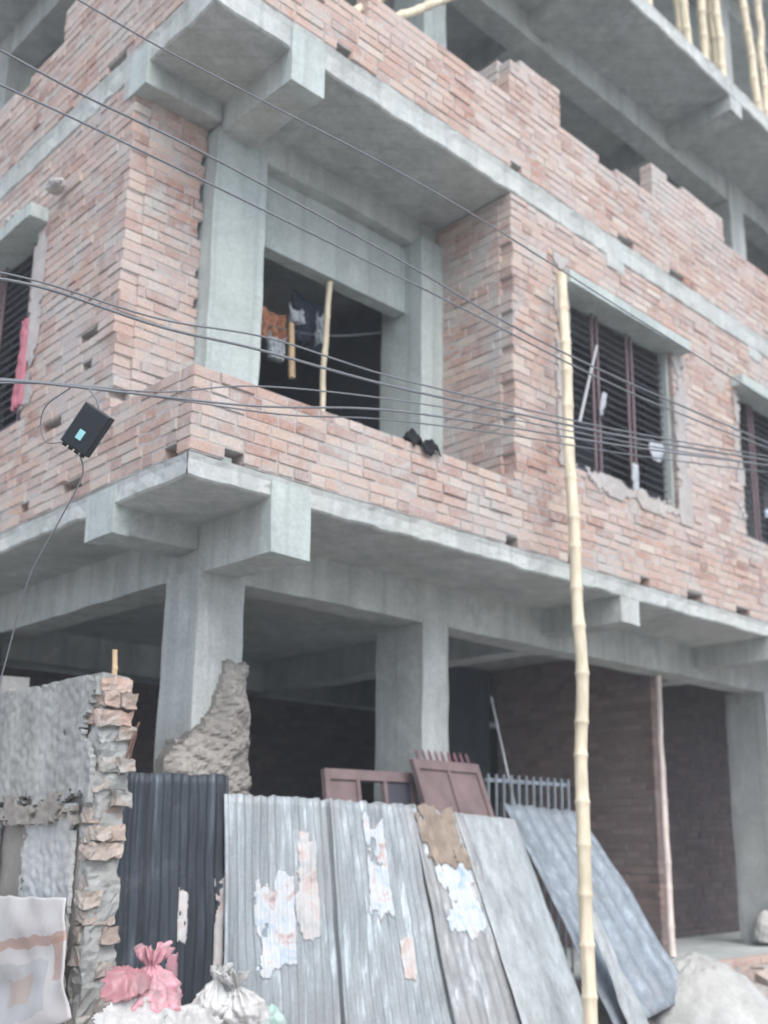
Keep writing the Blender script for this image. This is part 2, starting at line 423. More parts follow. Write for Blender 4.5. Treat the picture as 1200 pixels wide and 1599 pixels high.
# ---- brick walls
BRICKS = []      # (wall object, centre, size(l,d,h), axis, variant)
HC = .0710
def in_any(s, z, rects, pad=0):
    return any(a - pad < s < b + pad and c - pad < z < d + pad for a, b, c, d in rects)
def brick_wall(axis, plane, s0, s1, z0, z1, top=None, openings=(), holes=(), thick=.125, inward=1, mortar=M_MORTAR, lay=True, bmat=None, jag=.0, rough=.004):
    """axis 'x': face at y=plane, runs along x; 'y': face at x=plane. inward +1: body lies on the + side of the face."""
    rng = random.Random(int(plane * 977 + s0 * 131 + z0 * 17 + ord(axis)))
    mb = MB(); mine = []
    n = int(math.ceil((z1 - z0) / HC - 1e-6))
    for k in range(n):
        z = z0 + k * HC; zt = min(z + HC, z1)
        if zt - z < .02: continue
        pieces = []
        s = s0 - (.118 if k % 2 else 0) - (.059 if k % 4 > 1 else 0)
        while s < s1 - .01:
            L = .236 if rng.random() > (.32 if k % 2 else .55) else .118
            a, b = max(s, s0), min(s + L, s1)
            s += L
            if b - a < .03: continue
            c = (a + b) / 2; zc = (z + zt) / 2
            cuts = [(a, b)]
            for (oa, ob, oc, od) in openings:
                if oc < zc < od:
                    nc = []
                    for (p, q) in cuts:
                        if q <= oa or p >= ob: nc.append((p, q)); continue
                        if p < oa: nc.append((p, oa))
                        if q > ob: nc.append((ob, q))
                    cuts = nc
            for (p, q) in cuts:
                if q - p < .035: continue
                if top and zt > top((p + q) / 2) + jag * rng.uniform(-1, 1): continue
                pieces.append((p, q))
        # mortar runs of this course
        runs = []
        for p, q in pieces:
            if any(abs((p + q) / 2 - h[0]) < .075 and z - .001 <= h[1] < zt for h in holes):
                continue
            if runs and p - runs[-1][1] < .004: runs[-1][1] = q
            else: runs.append([p, q])
        ins = .0045
        for p, q in runs:
            lo, hi = plane + ins * inward, plane + (thick - ins) * inward
            lo, hi = min(lo, hi), max(lo, hi)
            e0 = ins if p > s0 - .001 else 0
            if axis == 'x': mb.box(p + .013, q - .013, lo, hi, z, zt)
            else: mb.box(lo, hi, p + .013, q - .013, z, zt)
        for p, q in pieces:
            if any(abs((p + q) / 2 - h[0]) < .075 and z - .001 <= h[1] < zt for h in holes): continue
            j = rng.uniform(-rough, rough) + (rng.uniform(.004, .012) if rng.random() < .04 else 0)
            mine.append((p + .005, q - .005, z + .009 + rng.uniform(-.002, .003), zt + .0015, j, rng.randrange(6), rng.uniform(-.014, .014), rng.uniform(-.016, .016)))
    w = mb.build('brick_wall', mortar, B)
    for (p, q, za, zb, j, var, ra, rb) in mine:
        f = plane - j * inward; bk = plane + thick * inward - .002 * inward
        dc = (f + bk) / 2; dd = abs(bk - f)
        c = Vector(((p + q) / 2, dc, (za + zb) / 2)) if axis == 'x' else Vector((dc, (p + q) / 2, (za + zb) / 2))
        BRICKS.append((w, c, (q - p, dd, zb - za), axis, inward, var, ra, rb, bmat or M_BRICK))
    return w

def px_s(px, py, axis):      # photo position of a putlog hole -> coordinate along the wall
    return onY(px, py, 0) if axis == 'x' else onX(px, py, 0)
def hole(px, py, axis):
    p = px_s(px, py, axis); return ((p.x if axis == 'x' else p.y), p.z)

PAR1 = Z1T + 7 * HC + .004     # low balcony parapet
h1 = [hole(*q, 'x') for q in ((358, 710), (535, 765), (675, 806), (800, 846), (905, 880), (1005, 905), (1090, 932), (1165, 952))]
def top1(s): return 99 if s > 2.66 else PAR1 + .03
W1 = (3.38, 4.90, 4.46, 5.90); W2 = (6.07, 7.45, 4.46, 5.90)
brick_wall('x', 0, 0, 10.9, Z1T + .002, Z2 - .012, openings=((-1, 2.69, PAR1 + .01, 9), W1, W2), holes=h1, jag=.02)
h2 = [hole(*q, 'y') for q in ((268, 700), (105, 757), (43, 797), (140, 523), (133, 570), (180, 612), (85, 660))]
def top1l(s): return 99 if s > .88 else PAR1 + .03 - .04 * (s > .6)
WL = (2.16, 3.6, 4.46, 5.90)
brick_wall('y', 0, .125, YE, Z1T + .002, Z2 - .012, openings=((-1, .88, PAR1 + .01, 9), WL), holes=h2, jag=.02)
brick_wall('x', .88, .110, .553, Z1T + .002, Z2 - .145)                       # balcony return by the corner column
brick_wall('y', 2.69, .112, .80, Z1T + .002, Z2 - .012)                       # balcony return at the far end
# third storey, unfinished heights
def top2(s):
    if s < 2.45: return 7.12 + .10 * s
    if s < 2.70: return 7.40
    if s < 3.36: return 7.70
    if s < 4.72: return 7.48
    if s < 6.02: return 7.78
    if s < 7.5: return 7.50
    return 7.8
h3 = [hole(*q, 'x') for q in ((548, 93), (678, 180), (797, 258), (880, 318), (975, 378), (1055, 425))]
brick_wall('x', 0, 0, 10.9, Z2T + .002, 7.76, openings=((-1, 1.2, 7.16, 9), (1.19, 2.70, 7.31, 9), (3.36, 4.72, 7.40, 9), (6.02, 7.5, 7.47, 9), (2.72, 2.84, 7.70, 9), (5.0, 5.25, 7.70, 9), (3.9, 4.15, 7.33, 9)), holes=h3)
def top2l(s):
    if s < .88: return 7.16
    if s < 2.06: return 8.3 if s < 1.9 else 7.75
    return 7.42 if s < 3.6 else 8.2
h4 = [hole(*q, 'y') for q in ((175, 110), (82, 205), (5, 278))]
brick_wall('y', 0, .125, YE, Z2T + .002, 8.3, openings=((-1, .88, 7.18, 9), (2.06, 3.6, 7.40, 9), (1.82, 2.07, 7.72, 9), (2.6, 2.85, 7.33, 9)), holes=h4)
brick_wall('y', 2.70, .115, .60, Z2T + .002, 7.74)
brick_wall('x', .88, .110, .55, Z2T + .002, 8.25, jag=.02)
# ground floor partition and back wall seen through the open bay, plinth face
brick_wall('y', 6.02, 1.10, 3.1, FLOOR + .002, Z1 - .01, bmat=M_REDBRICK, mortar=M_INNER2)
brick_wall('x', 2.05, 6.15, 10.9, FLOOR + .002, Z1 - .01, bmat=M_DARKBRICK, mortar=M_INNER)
brick_wall('x', .37, .40, 10.5, .06, FLOOR + .012, rough=.008)

# closing walls far inside: bare rendered shells that keep the rooms dark, with shade in their colour
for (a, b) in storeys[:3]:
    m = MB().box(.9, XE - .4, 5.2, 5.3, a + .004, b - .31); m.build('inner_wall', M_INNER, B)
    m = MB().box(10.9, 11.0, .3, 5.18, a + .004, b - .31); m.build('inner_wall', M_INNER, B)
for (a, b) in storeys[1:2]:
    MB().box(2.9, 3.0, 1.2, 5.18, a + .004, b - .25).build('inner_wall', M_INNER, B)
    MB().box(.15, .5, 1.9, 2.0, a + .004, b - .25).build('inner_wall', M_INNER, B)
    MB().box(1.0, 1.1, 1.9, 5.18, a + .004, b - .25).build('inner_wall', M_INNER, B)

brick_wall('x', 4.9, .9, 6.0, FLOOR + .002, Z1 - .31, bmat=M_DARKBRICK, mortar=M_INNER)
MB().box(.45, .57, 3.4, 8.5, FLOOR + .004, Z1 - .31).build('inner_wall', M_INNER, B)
# window sunshades and grilles
def window(axis, s0, s1, z0, z1, nv):
    d0 = .10
    def bx(a, b, c, d, e, f): # along, depth, z
        return (a, b, c, d, e, f) if axis == 'x' else (c, d, a, b, e, f)
    MB().rbox(*bx(s0 - .13, s1 + .13, -.13, .123, z1 + .003, z1 + .105), j=.008).build('sunshade', M_CONC2, B)
    MB().box(*bx(s0 + .012, s0 + .04, .04, .12, z0 + .003, z1)).build('window_reveal', M_CONC2, B)
    MB().box(*bx(s1 - .04, s1 - .012, .04, .12, z0 + .003, z1)).build('window_reveal', M_CONC2, B)
    gr = MB().box(*bx(s0 + .04, s1 - .04, .088, .10, z0 + .02, z0 + .045)).build('window_grille', M_BAR, B)
    nb = int((z1 - z0 - .06) / .07); base = None
    for i in range(nb):
        z = z0 + .07 + i * .07
        if base is None:
            mbb = MB().box(*bx(s0 + .04, s1 - .04, .090, .099, -.0042, .0042))
            me = mbb.build('bar', M_BAR, gr); base = me; me.location = (0, 0, z)
        else:
            o = bpy.data.objects.new('bar', base.data); col.objects.link(o); o.parent = gr; o.location = (0, 0, z)
    for i, f in enumerate(nv):
        for dd in (-.035, .035):
            s = s0 + (s1 - s0) * f + dd
            MB().box(*bx(s - .008, s + .008, .070, .086, z0 + .01, z1 - .003)).build('upright', M_UPRIGHT, gr)
    return gr
window('x', *W1[:2], W1[2], W1[3], (.30, .63)); window('x', *W2[:2], W2[2], W2[3], (.27, .62)); window('y', *WL[:2], WL[2], WL[3], (.12, .5, .85))
for (a, b, ax) in ((3.15, 5.2, 'x'), (5.8, 7.9, 'x'), (2.1, 3.8, 'y')):
    if ax == 'x': MB().box(a, b, .9, .95, Z1T + .004, Z2 - .21).build('inner_wall', M_INNER, B)  # near-black wall behind the windows, room shade in its colour
# cement smears left around the window openings
def smear(name, axis, s0, s1, z0, z1, seed, mat, parent=None, plane=0, off=.012, dens=.0, thick=.010, org=None, cell=.012, out=-1):
    """an irregular patch of render on a wall face: masked grid with ragged outline"""
    m = MB(); ns = max(3, int((s1 - s0) / cell)); nz_ = max(3, int((z1 - z0) / cell)); idx = {}
    def keep(i, j):
        s = (i + .5) / ns; t = (j + .5) / nz_
        e = min(min(s, 1 - s) * (s1 - s0), min(t, 1 - t) * (z1 - z0)) * 6.0
        q = nz((s * (s1 - s0), t * (z1 - z0), seed), 4.0) * .9 + nz((s * (s1 - s0), t * (z1 - z0), seed + 5), 13.0) * .5 + nz((s * (s1 - s0), t * (z1 - z0), seed + 5), 34.0) * .25
        return q + min(e, 1.0) * 1.0 - .42 + dens > 0
    def V(i, j):
        if (i, j) not in idx:
            s = s0 + (s1 - s0) * i / ns + .4 * cell * nz((i, j, seed), .9); z = z0 + (z1 - z0) * j / nz_ + .4 * cell * nz((i, j, seed + 3), .9)
            d = plane + out * (off + .004 * nz((s, z, seed), 14) + (.012 * nz((s, z, seed + 2), 4.5) + .007 * nz((s, z, seed + 2), 24) if thick > .015 else 0))
            idx[(i, j)] = len(m.v); m.v.append((s, d, z) if axis == 'x' else (d, s, z))
        return idx[(i, j)]
    for i in range(ns):
        for j in range(nz_):
            if keep(i, j): m.f.append((V(i, j), V(i + 1, j), V(i + 1, j + 1), V(i, j + 1)))
    if not m.f: return None
    return m.build(name, mat, parent, origin=org, solid=thick)
rs = random.Random(3)
for k, (ax, a, b, c, d) in enumerate([('x', 3.2, 3.39, 4.4, 6.2), ('x', 4.88, 5.10, 4.3, 5.95), ('x', 3.3, 5.0, 4.30, 4.47),
                                     ('x', 5.92, 6.08, 4.6, 6.1), ('y', 1.98, 2.17, 4.5, 5.9)]):
    smear('cement_smear', ax, a, b, c, d, k * 3.3, M_MORTAR, B, 0, .009, .35, .006)

# bricks: the ones that show largest as objects of their own, the rest as one joined part
TEMPL = []
for k in range(6):
    rng = random.Random(50 + k); vs = []
    def J(a): return rng.uniform(-a, a)
    for (x, z) in ((-.5, -.5), (.5, -.5), (.5, .5), (-.5, .5)): vs.append(Vector((x, .5, z)))
    for (x, z) in ((-.5, -.5), (.5, -.5), (.5, .5), (-.5, .5)): vs.append(Vector((x + J(.012), -.44 + J(.03), z + J(.035))))
    for (x, z) in ((-.5, -.5), (.5, -.5), (.5, .5), (-.5, .5)): vs.append(Vector((x * (.955 + J(.03)), -.5 + J(.02), z * (.88 + J(.08)))))
    TEMPL.append(vs)
TF = [(0, 1, 5, 4), (1, 2, 6, 5), (2, 3, 7, 6), (3, 0, 4, 7), (4, 5, 9, 8), (5, 6, 10, 9), (6, 7, 11, 10), (7, 4, 8, 11), (8, 9, 10, 11), (3, 2, 1, 0)]
def brick_matrix(c, size, axis, inward, ra, rb):
    # local: x along, -y outward (street side), z up
    if axis == 'x': rot = Matrix.Identity(3) if inward > 0 else Matrix.Rotation(math.pi, 3, 'Z')
    else: rot = Matrix.Rotation(-math.pi / 2, 3, 'Z') if inward > 0 else Matrix.Rotation(math.pi / 2, 3, 'Z')
    rot = rot @ Matrix.Rotation(ra, 3, 'Z') @ Matrix.Rotation(rb, 3, 'Y')
    return rot
def score(b):
    w, c, size, axis, inward = b[:5]
    if b[8] is not M_BRICK: return 0
    x, y, z = proj(c)
    if z < .5 or not (8 < x < PW - 8 and 8 < y < PH - 8): return 0
    if axis == 'y' and w is not None and c.x > 5: return 0
    n = Vector((0, -inward, 0)) if axis == 'x' else Vector((-inward, 0, 0))
    d = CAM - c; cs = max(0, n.dot(d.normalized()))
    if c.z < 1.0 or (axis == 'x' and c.y > 2): return 0
    return size[0] * size[2] * cs / d.length_squared
order = sorted(range(len(BRICKS)), key=lambda i: -score(BRICKS[i]))
single = set(order[:300])
tmesh = []
for k, vs in enumerate(TEMPL):
    me = bpy.data.meshes.new('brick'); me.from_pydata([tuple(v) for v in vs], [], TF); me.update()
    me.materials.append(M_BRICK); tmesh.append(me)
rest = MB(); rest_dark = MB(); rest_red = MB()
for i, (w, c, size, axis, inward, var, ra, rb, bm_) in enumerate(BRICKS):
    rot = brick_matrix(c, size, axis, inward, ra, rb)
    if i in single:
        o = bpy.data.objects.new('brick', tmesh[var]); col.objects.link(o); o.parent = w
        o.location = c; o.rotation_euler = rot.to_euler(); o.scale = size
    else:
        (rest_dark if bm_ is M_DARKBRICK else rest_red if bm_ is M_REDBRICK else rest).add([c + rot @ Vector((v.x * size[0], v.y * size[1], v.z * size[2])) for v in TEMPL[var]], TF)
n0 = len(rest.f); rest.add(rest_dark.v, rest_dark.f); n1 = len(rest.f); rest.add(rest_red.v, rest_red.f)
o = rest.build('brickwork', M_BRICK, B); o['kind'] = 'stuff'
o.data.materials.append(M_DARKBRICK); o.data.materials.append(M_REDBRICK)
for p in o.data.polygons:
    if p.index >= n0: p.material_index = 2 if p.index >= n1 else 1

# crumbling cement stub clinging to the foot of the corner column
def boulder(m, c, r, seed, sq=(1, 1, .8)):
    bm = bmesh.new(); bmesh.ops.create_icosphere(bm, subdivisions=3, radius=1)
    for v in bm.verts:
        d = v.co.copy(); f = 1 + .38 * nz(d, 1.5, seed) + .22 * nz(d, 3.6, seed) + .12 * nz(d, 8, seed)
        v.co = Vector((d.x * sq[0], d.y * sq[1], d.z * sq[2])) * f * r + Vector(c)
    bm.verts.index_update(); m.add([v.co for v in bm.verts], [[v.index for v in f.verts] for f in bm.faces]); bm.free()
    return m
def crumble(name, mat, parent, prof, zb, yb, depth, back, cell=.014, seed=0):
    """eroded mass in front of the plane y=yb: ragged outline, thickness falling to nothing at the top"""
    x0, x1 = prof[0][0], prof[-1][0]; zt = max(p[1] for p in prof) + .05
    def topz(x):
        for (a, za), (b, z2) in zip(prof, prof[1:]):
            if a <= x <= b: return za + (z2 - za) * (x - a) / (b - a)
        return zb
    nx = int((x1 - x0) / cell); nzz = int((zt - zb) / cell); m = MB(); idx = {}; faces = set()
    def keep(i, j):
        x = x0 + (i + .5) * cell; z = zb + (j + .5) * cell
        return z < topz(x) + .05 * nz((x, z, seed), 9) + .03 * nz((x, z, seed), 25)
    def V(i, j, bk=0):
        if (i, j, bk) not in idx:
            x = x0 + i * cell; z = zb + j * cell; q = (x, z, seed)
            side = min(1, min(x - x0, x1 - x) / .06)
            t = depth * min(1, max(.12, (topz(x) - z) / .30)) ** .6 * (.55 + .45 * max(0, side))
            cellv = noise.voronoi(Vector((x * 9, z * 11, seed)))[0]
            t += .045 * nz(q, 6) + .05 * (min(cellv[1] - cellv[0], .35) - .15) + .018 * nz(q, 30) + .010 * nz(q, 60)
            idx[(i, j, bk)] = len(m.v)
            m.v.append((x + .004 * nz(q, 40), yb + back if bk else yb - max(t, .006), z + .004 * nz(q, 44)))
        return idx[(i, j, bk)]
    for i in range(nx):
        for j in range(nzz):
            if keep(i, j): faces.add((i, j))
    for (i, j) in faces:
        m.f.append((V(i, j), V(i + 1, j), V(i + 1, j + 1), V(i, j + 1)))
        for (di, dj, a, b) in ((-1, 0, (i, j), (i, j + 1)), (1, 0, (i + 1, j), (i + 1, j + 1)), (0, 1, (i, j + 1), (i + 1, j + 1))):
            if (i + di, j + dj) not in faces: m.f.append((V(*a), V(*b), V(*b, 1), V(*a, 1)))
    return m.build(name, mat, parent)
crumble('cement_stub', M_CEMENT, B, [(.36, 2.06), (.42, 2.16), (.50, 2.22), (.60, 2.28), (.66, 2.36), (.71, 2.50), (.74, 2.66), (.80, 2.70), (.90, 2.66), (.915, 2.6)], .7, .676, .13, .05, seed=4)

# ------------------------------------------------------------------ bamboo
def bamboo(name, p0, p1, r0, r1, label, group=None, mat=None, seed=0, bend=.02, cat='bamboo pole', node=.28):
    p0, p1 = Vector(p0), Vector(p1); L = (p1 - p0).length; n = max(3, int(L / node)); rng = random.Random(seed)
    pts, rad = [], []
    side = Vector((nz((seed, 1, 0), 3.1), nz((seed, 5, 2), 3.1), 0))
    def P(t): return p0.lerp(p1, t) + side * bend * 4 * math.sin(math.pi * t) + Vector((nz((t * 5, seed, 0), 1.3), nz((t * 5, seed, 9), 1.3), 0)) * bend * 1.6 * min(1, 4 * t, 4 * (1 - t))
    ts = [0.0]
    for i in range(1, n): ts.append((i + rng.uniform(-.15, .15)) / n)
    ts.append(1.0)
    for i, (a, b) in enumerate(zip(ts, ts[1:])):
        for f in (0.02, .06, .25, .5, .75, .94, .98):
            t = a + (b - a) * f; r = r0 + (r1 - r0) * t
            k = {0.02: 1.08, .98: 1.13, .06: 1.0, .94: 1.01}.get(f, .95) * (1 + .03 * nz((seed, i * 1.7, 0), 1.9))
            pts.append(P(t)); rad.append(r * k)
    o = MB().tube(pts, rad, 10).build(name, mat or M_BAMBOO, origin=p0, smooth=True)
    return tag(o, label, cat, group)
bt = onY(877, 428, -.16); bb = onY(924, 1640, -.55)
bb.z = max(bb.z, .36)
bamboo('bamboo_pole', bb, bt, .047, .040, 'tall pale bamboo pole leaning upright against the brick wall beside the barred window', seed=5, bend=.034)
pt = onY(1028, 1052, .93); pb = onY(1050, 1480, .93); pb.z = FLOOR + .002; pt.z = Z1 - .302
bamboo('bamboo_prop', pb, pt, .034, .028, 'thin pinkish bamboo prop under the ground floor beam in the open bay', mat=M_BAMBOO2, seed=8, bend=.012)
a = onY(515, 457, .95); b = onY(503, 645, .95)
a.z = 5.70; b.z = Z1T + .003
bamboo('bamboo_prop', b, a, .021, .024, 'slim bamboo prop holding up the lintel in the dark balcony opening', seed=11, bend=.01)
# props between the two topmost slabs
rng = random.Random(21)
xs = [5.02, 5.20, 5.62, 5.78, 6.06, 6.34, 6.48, 6.80, 6.98, 7.30, 7.52, 4.72, 4.52]
for i, x in enumerate(xs):
    y = .12 + rng.uniform(-.02, .35) * (i % 3)
    bamboo('bamboo_prop', (x, max(.1, y), Z3T + .002), (x + rng.uniform(-.22, .10), max(.12, y + rng.uniform(-.1, .1)), Z4 - .002), .050, .044,
           'pale bamboo prop standing near the edge of the topmost slab', 'bamboo props on the topmost slab', seed=30 + i, bend=.014)
# two poles laid over the third storey parapet
for (a, b, s) in (((552, 20), (700, -62), 1), ((584, 40), (760, -26), 2)):
    p = onY(*a, .06); q = onY(*b, .55)
    bamboo('bamboo_pole', p, q, .036, .032, ('upper' if s == 1 else 'lower') + ' of two bamboo poles slanting up from the third storey parapet', 'bamboo poles leaning on the upper parapet', seed=60 + s, bend=.006)

# ------------------------------------------------------------------ old boundary wall
RW = thing('ruined_wall', (-.17, 1.0, 0), 'broken old boundary wall with peeling grey and white plaster', 'wall')
XF, YN = -.25, .27
def rtop(y): return 2.33 + .05 * math.sin(y * 5) + (.13 if y > 1.33 else 0)
core = MB().rbox(XF + .012, -.075, YN + .055, 3.4, -.02, 2.36, j=.012).build('core', M_CEMENT, RW)
MB().rbox(XF + .004, -.08, YN - .01, YN + .10, -.02, 2.34, j=.028, cell=.022, fr=9).build('rough_end', M_PLAST, RW)
rng = random.Random(5); z = .0; k = 0
while z < 2.36:
    h = .075
    # bricks of the broken end face
    for (xa, xb) in (((XF + .005, -.075),) if k % 2 else ((XF + .005, -.165), (-.158, -.075))):
        out = rng.uniform(-.035, .045) + .02 * math.sin(z * 4)
        c = Vector(((xa + xb) / 2, YN + .03 - out * .5, z + h / 2))
        sx, sy, sz = (xb - xa), .11 + out, h - .004
        if rng.random() < .32: continue
        c.x += rng.uniform(-.02, .012); c.z += rng.uniform(-.008, .008)
        MB().rbox(c.x - sx / 2, c.x + sx / 2, c.y - sy / 2, c.y + sy / 2, c.z - sz / 2, c.z + sz / 2, j=.02, cell=.022, fr=17).build('brick', M_OLDBRICK, RW)
    z += h + .006; k += 1
# courses showing along the broken top
y = YN + .02
while y < 3.2:
    L = rng.choice((.12, .24, .24)); hh = rng.choice((0, .03, .07)) + (.10 if y > 1.35 else 0)
    m = MB(); c = Vector((XF + .09, y + L / 2, 2.35 + hh / 2)); sz = .05 + hh
    m.add([c + Vector((v.y * .16, v.x * (L - .012), v.z * sz)) + Vector((rng.uniform(-1, 1), rng.uniform(-1, 1), rng.uniform(-1, 1))) * .01 for v in TEMPL[rng.randrange(6)]], TF).build('brick', M_OLDBRICK if rng.random() < .5 else M_PLAST, RW)
    y += L
smear('plaster', 'y', YN - .01, 3.3, 1.80, 2.44, 4.0, M_PLAST, RW, XF, .022, .32, .03)
smear('plaster', 'y', YN + .13, .95, .60, 1.80, 7.0, M_WPLAST, RW, XF, .014, .45, .02)
smear('plaster', 'y', YN + .06, .60, .10, .75, 9.0, M_PLAST, RW, XF, .014, .35, .02)
smear('plaster', 'y', 1.25, 3.3, .3, 1.74, 12.0, M_PLAST, RW, XF, .012, .5, .02)
smear('plaster', 'y', .35, 2.2, 1.70, 1.86, 13.0, M_CEMENT, RW, XF, .030, .4, .04)
# brick stub, stick and loose wire on it
p = onX(12, 1060, XF + .05)
m = MB().rbox(XF + .0, -.09, 1.42, 2.3, 2.36, 2.56, j=.02).build('broken_stub', M_PLAST, RW)
p = onX(182, 1066, -.16)
bamboo('wooden_stake', (p.x, p.y, 2.30), (p.x - .01, p.y + .02, 2.30 + .28), .017, .013, 'short weathered stake stuck in the top of the broken boundary wall', mat=M_WOOD, seed=70, cat='stake', bend=.004)
for k, (a, b, c2) in enumerate((((196, 1190), (208, 1150), (218, 1128)), ((200, 1205), (206, 1170), (213, 1146)))):
    pts = [onY(*q, YN - .06 + .02 * i) for i, q in enumerate((a, b, c2))]
    MB().tube(pts, .006, 6).build('bent_rod', M_REBAR, RW)

# ------------------------------------------------------------------ corrugated fence
class Sheet:
    def __init__(s, tl, tr, bl, br, pitch=.076, amp=.009, bow=.0, ragged=.0, seed=0):
        s.c = [Vector(p) for p in (tl, tr, bl, br)]; s.pitch, s.amp, s.bow, s.rag, s.seed = pitch, amp, bow, ragged, seed
        s.w = (s.c[1] - s.c[0]).length
        s.nrm = (s.c[1] - s.c[0]).cross(s.c[2] - s.c[0]).normalized()
        if s.nrm.dot(CAM - s.c[0]) < 0: s.nrm = -s.nrm
    def P(s, u, v, off=0):
        tl, tr, bl, br = s.c
        p = tl.lerp(tr, u).lerp(bl.lerp(br, u), v)
        d = s.amp * math.sin(2 * math.pi * u * s.w / s.pitch) if s.pitch else 0
        d += .022 * nz((u * 2.2, v * 2.5, s.seed), 1.3) + .010 * nz((u * 6, v * 6, s.seed + 3), 1.3) + s.bow * math.sin(math.pi * v) + off
        return p + s.nrm * d
    def build(s, name, mat, label, group):
        per = 8 if s.pitch else 2
        n = max(8, int(s.w / s.pitch * per)) if s.pitch else 24
        k = 26; m = MB()
        for j in range(k + 1):
            for i in range(n + 1):
                u = i / n; v = j / k
                if j == 0: v = s.rag * (.5 + nz((u * 9, s.seed, 0), 1.4))
                m.v.append(tuple(s.P(u, v)))
        for j in range(k):
            for i in range(n):
                a = j * (n + 1) + i; m.f.append((a, a + 1, a + n + 2, a + n + 1))
        o = m.build(name, mat, origin=s.c[2].lerp(s.c[3], .5), smooth=True, solid=.0025)
        return tag(o, label, 'metal sheet', group)
    def patch(s, name, u0, u1, v0, v1, seed, mat, label, cat, dens=.1, cell=.007, off=.006, group=None):
        H = ((s.c[2] - s.c[0]).length) * (v1 - v0); W = s.w * (u1 - u0)
        nu = max(8, int(W / cell)); nv = max(8, int(H / cell)); m = MB(); idx = {}
        def keep(i, j):
            a = (i + .5) / nu; b = (j + .5) / nv
            e = min(min(a, 1 - a) * 5, min(b, 1 - b) * 5, 1)
            q = nz((a * W, b * H * .55, seed), 6) + .7 * nz((a * W, b * H * .35, seed + 4), 17) + .4 * nz((a * W, b * H * .5, seed + 8), 45)
            return q * .9 + e - .5 + dens > 0
        def V(i, j):
            if (i, j) not in idx:
                idx[(i, j)] = len(m.v); u = u0 + (u1 - u0) * i / nu; v = v0 + (v1 - v0) * j / nv
                m.v.append(tuple(s.P(u, v, off + .004 * nz((u * 9, v * 9, seed), 3) )))
            return idx[(i, j)]
        for i in range(nu):
            for j in range(nv):
                if keep(i, j): m.f.append((V(i, j), V(i + 1, j), V(i + 1, j + 1), V(i, j + 1)))
        if not m.f: return None
        return tag(m.build(name, mat, origin=s.P((u0 + u1) / 2, v1), solid=.001, smooth=True), label, cat, group)
G = 'sheets of the makeshift fence'
S1 = Sheet((-.06, .36, 1.965), (.61, .36, 1.985), (-.06, .31, .45), (.63, .30, .45), .056, .008, seed=1, ragged=.01)
S1.build('corrugated_sheet', M_BLACKTIN, 'tarred black corrugated sheet standing beside the broken boundary wall', G)
S2 = Sheet((.56, .33, 1.885), (1.34, .32, 1.872), (.56, .20, .30), (1.36, .10, .30), .053, .0075, seed=2, ragged=.012)
S2.build('corrugated_sheet', M_TIN, 'grey corrugated sheet with torn posters beside the black sheet', G)
S3 = Sheet((1.29, .300, 1.874), (2.00, .295, 1.858), (1.29, .07, .30), (2.02, -.16, .28), .053, .0075, seed=3, ragged=.012)
S3.build('corrugated_sheet', M_TIN, 'grey corrugated sheet with one long torn paper strip', G)
S4 = Sheet((1.94, .280, 1.85), (2.42, .275, 1.83), (1.96, -.19, .28), (2.55, -.30, .28), .062, .006, seed=4, ragged=.03)
S4.build('corrugated_sheet', M_TIN2, 'dirty brownish corrugated sheet under the hanging jute rag', G)
S5 = Sheet((2.35, .27, 1.815), (2.96, .27, 1.775), (2.40, -.34, .26), (3.04, -.36, .26), 0, 0, .01, seed=5)
S5.build('flat_sheet', M_TINFLAT, 'plain pale flat metal sheet leaning between corrugated and bluish sheets', G)
S6 = Sheet((3.22, .60, 1.905), (4.10, .60, 1.865), (3.20, -.36, .42), (4.12, -.36, .58), .145, .009, .01, seed=6)
S6.build('ribbed_sheet', M_TINBLUE, 'bluish grey ribbed sheet leaning furthest out by the sand heap', G)
S7 = Sheet((3.20, -.12, 1.20), (3.36, -.11, 1.16), (3.26, -.46, .36), (3.52, -.44, .36), 0, 0, .0, seed=7)
S7.build('flat_sheet', M_TINFLAT, 'small pale sheet offcut propped at the foot of the bluish sheet', G)
PG = 'torn posters on the metal fence'
S2.patch('torn_poster', .22, .60, .26, .62, 2.0, M_PAPER, 'large shredded blue white poster on the corrugated sheet beside the black one', 'poster', .05)
S2.patch('torn_poster', .58, .80, .12, .52, 6.0, M_PAPER2, 'torn cream poster remnant next to the shredded blue white one', 'poster', .0)
S3.patch('torn_poster', .30, .58, .03, .48, 9.0, M_PAPER, 'long torn white paper strip hanging from the fence top', 'poster', -.02)
S3.patch('paper_scrap', .55, .68, .50, .66, 15.0, M_PAPER2, 'small pale scrap below the long torn paper strip', 'poster', -.05)
S4.patch('torn_poster', .12, .85, .20, .52, 12.0, M_PAPER, 'ragged white poster under the hanging jute rag', 'poster', -.04)
S1.patch('paper_scrap', .52, .66, .36, .60, 21.0, M_PAPER2, 'small white paper scrap stuck on the black sheet', 'poster', -.12)
S1.patch('paper_scrap', .86, .98, .30, .95, 24.0, M_PAPER2, 'narrow torn paper along the black sheet edge', 'poster', -.18)
S4.patch('jute_rag', .02, .80, -.02, .25, 33.0, M_BROWN, 'brown jute rag hanging over the fence top', 'rag', .06, off=.012)

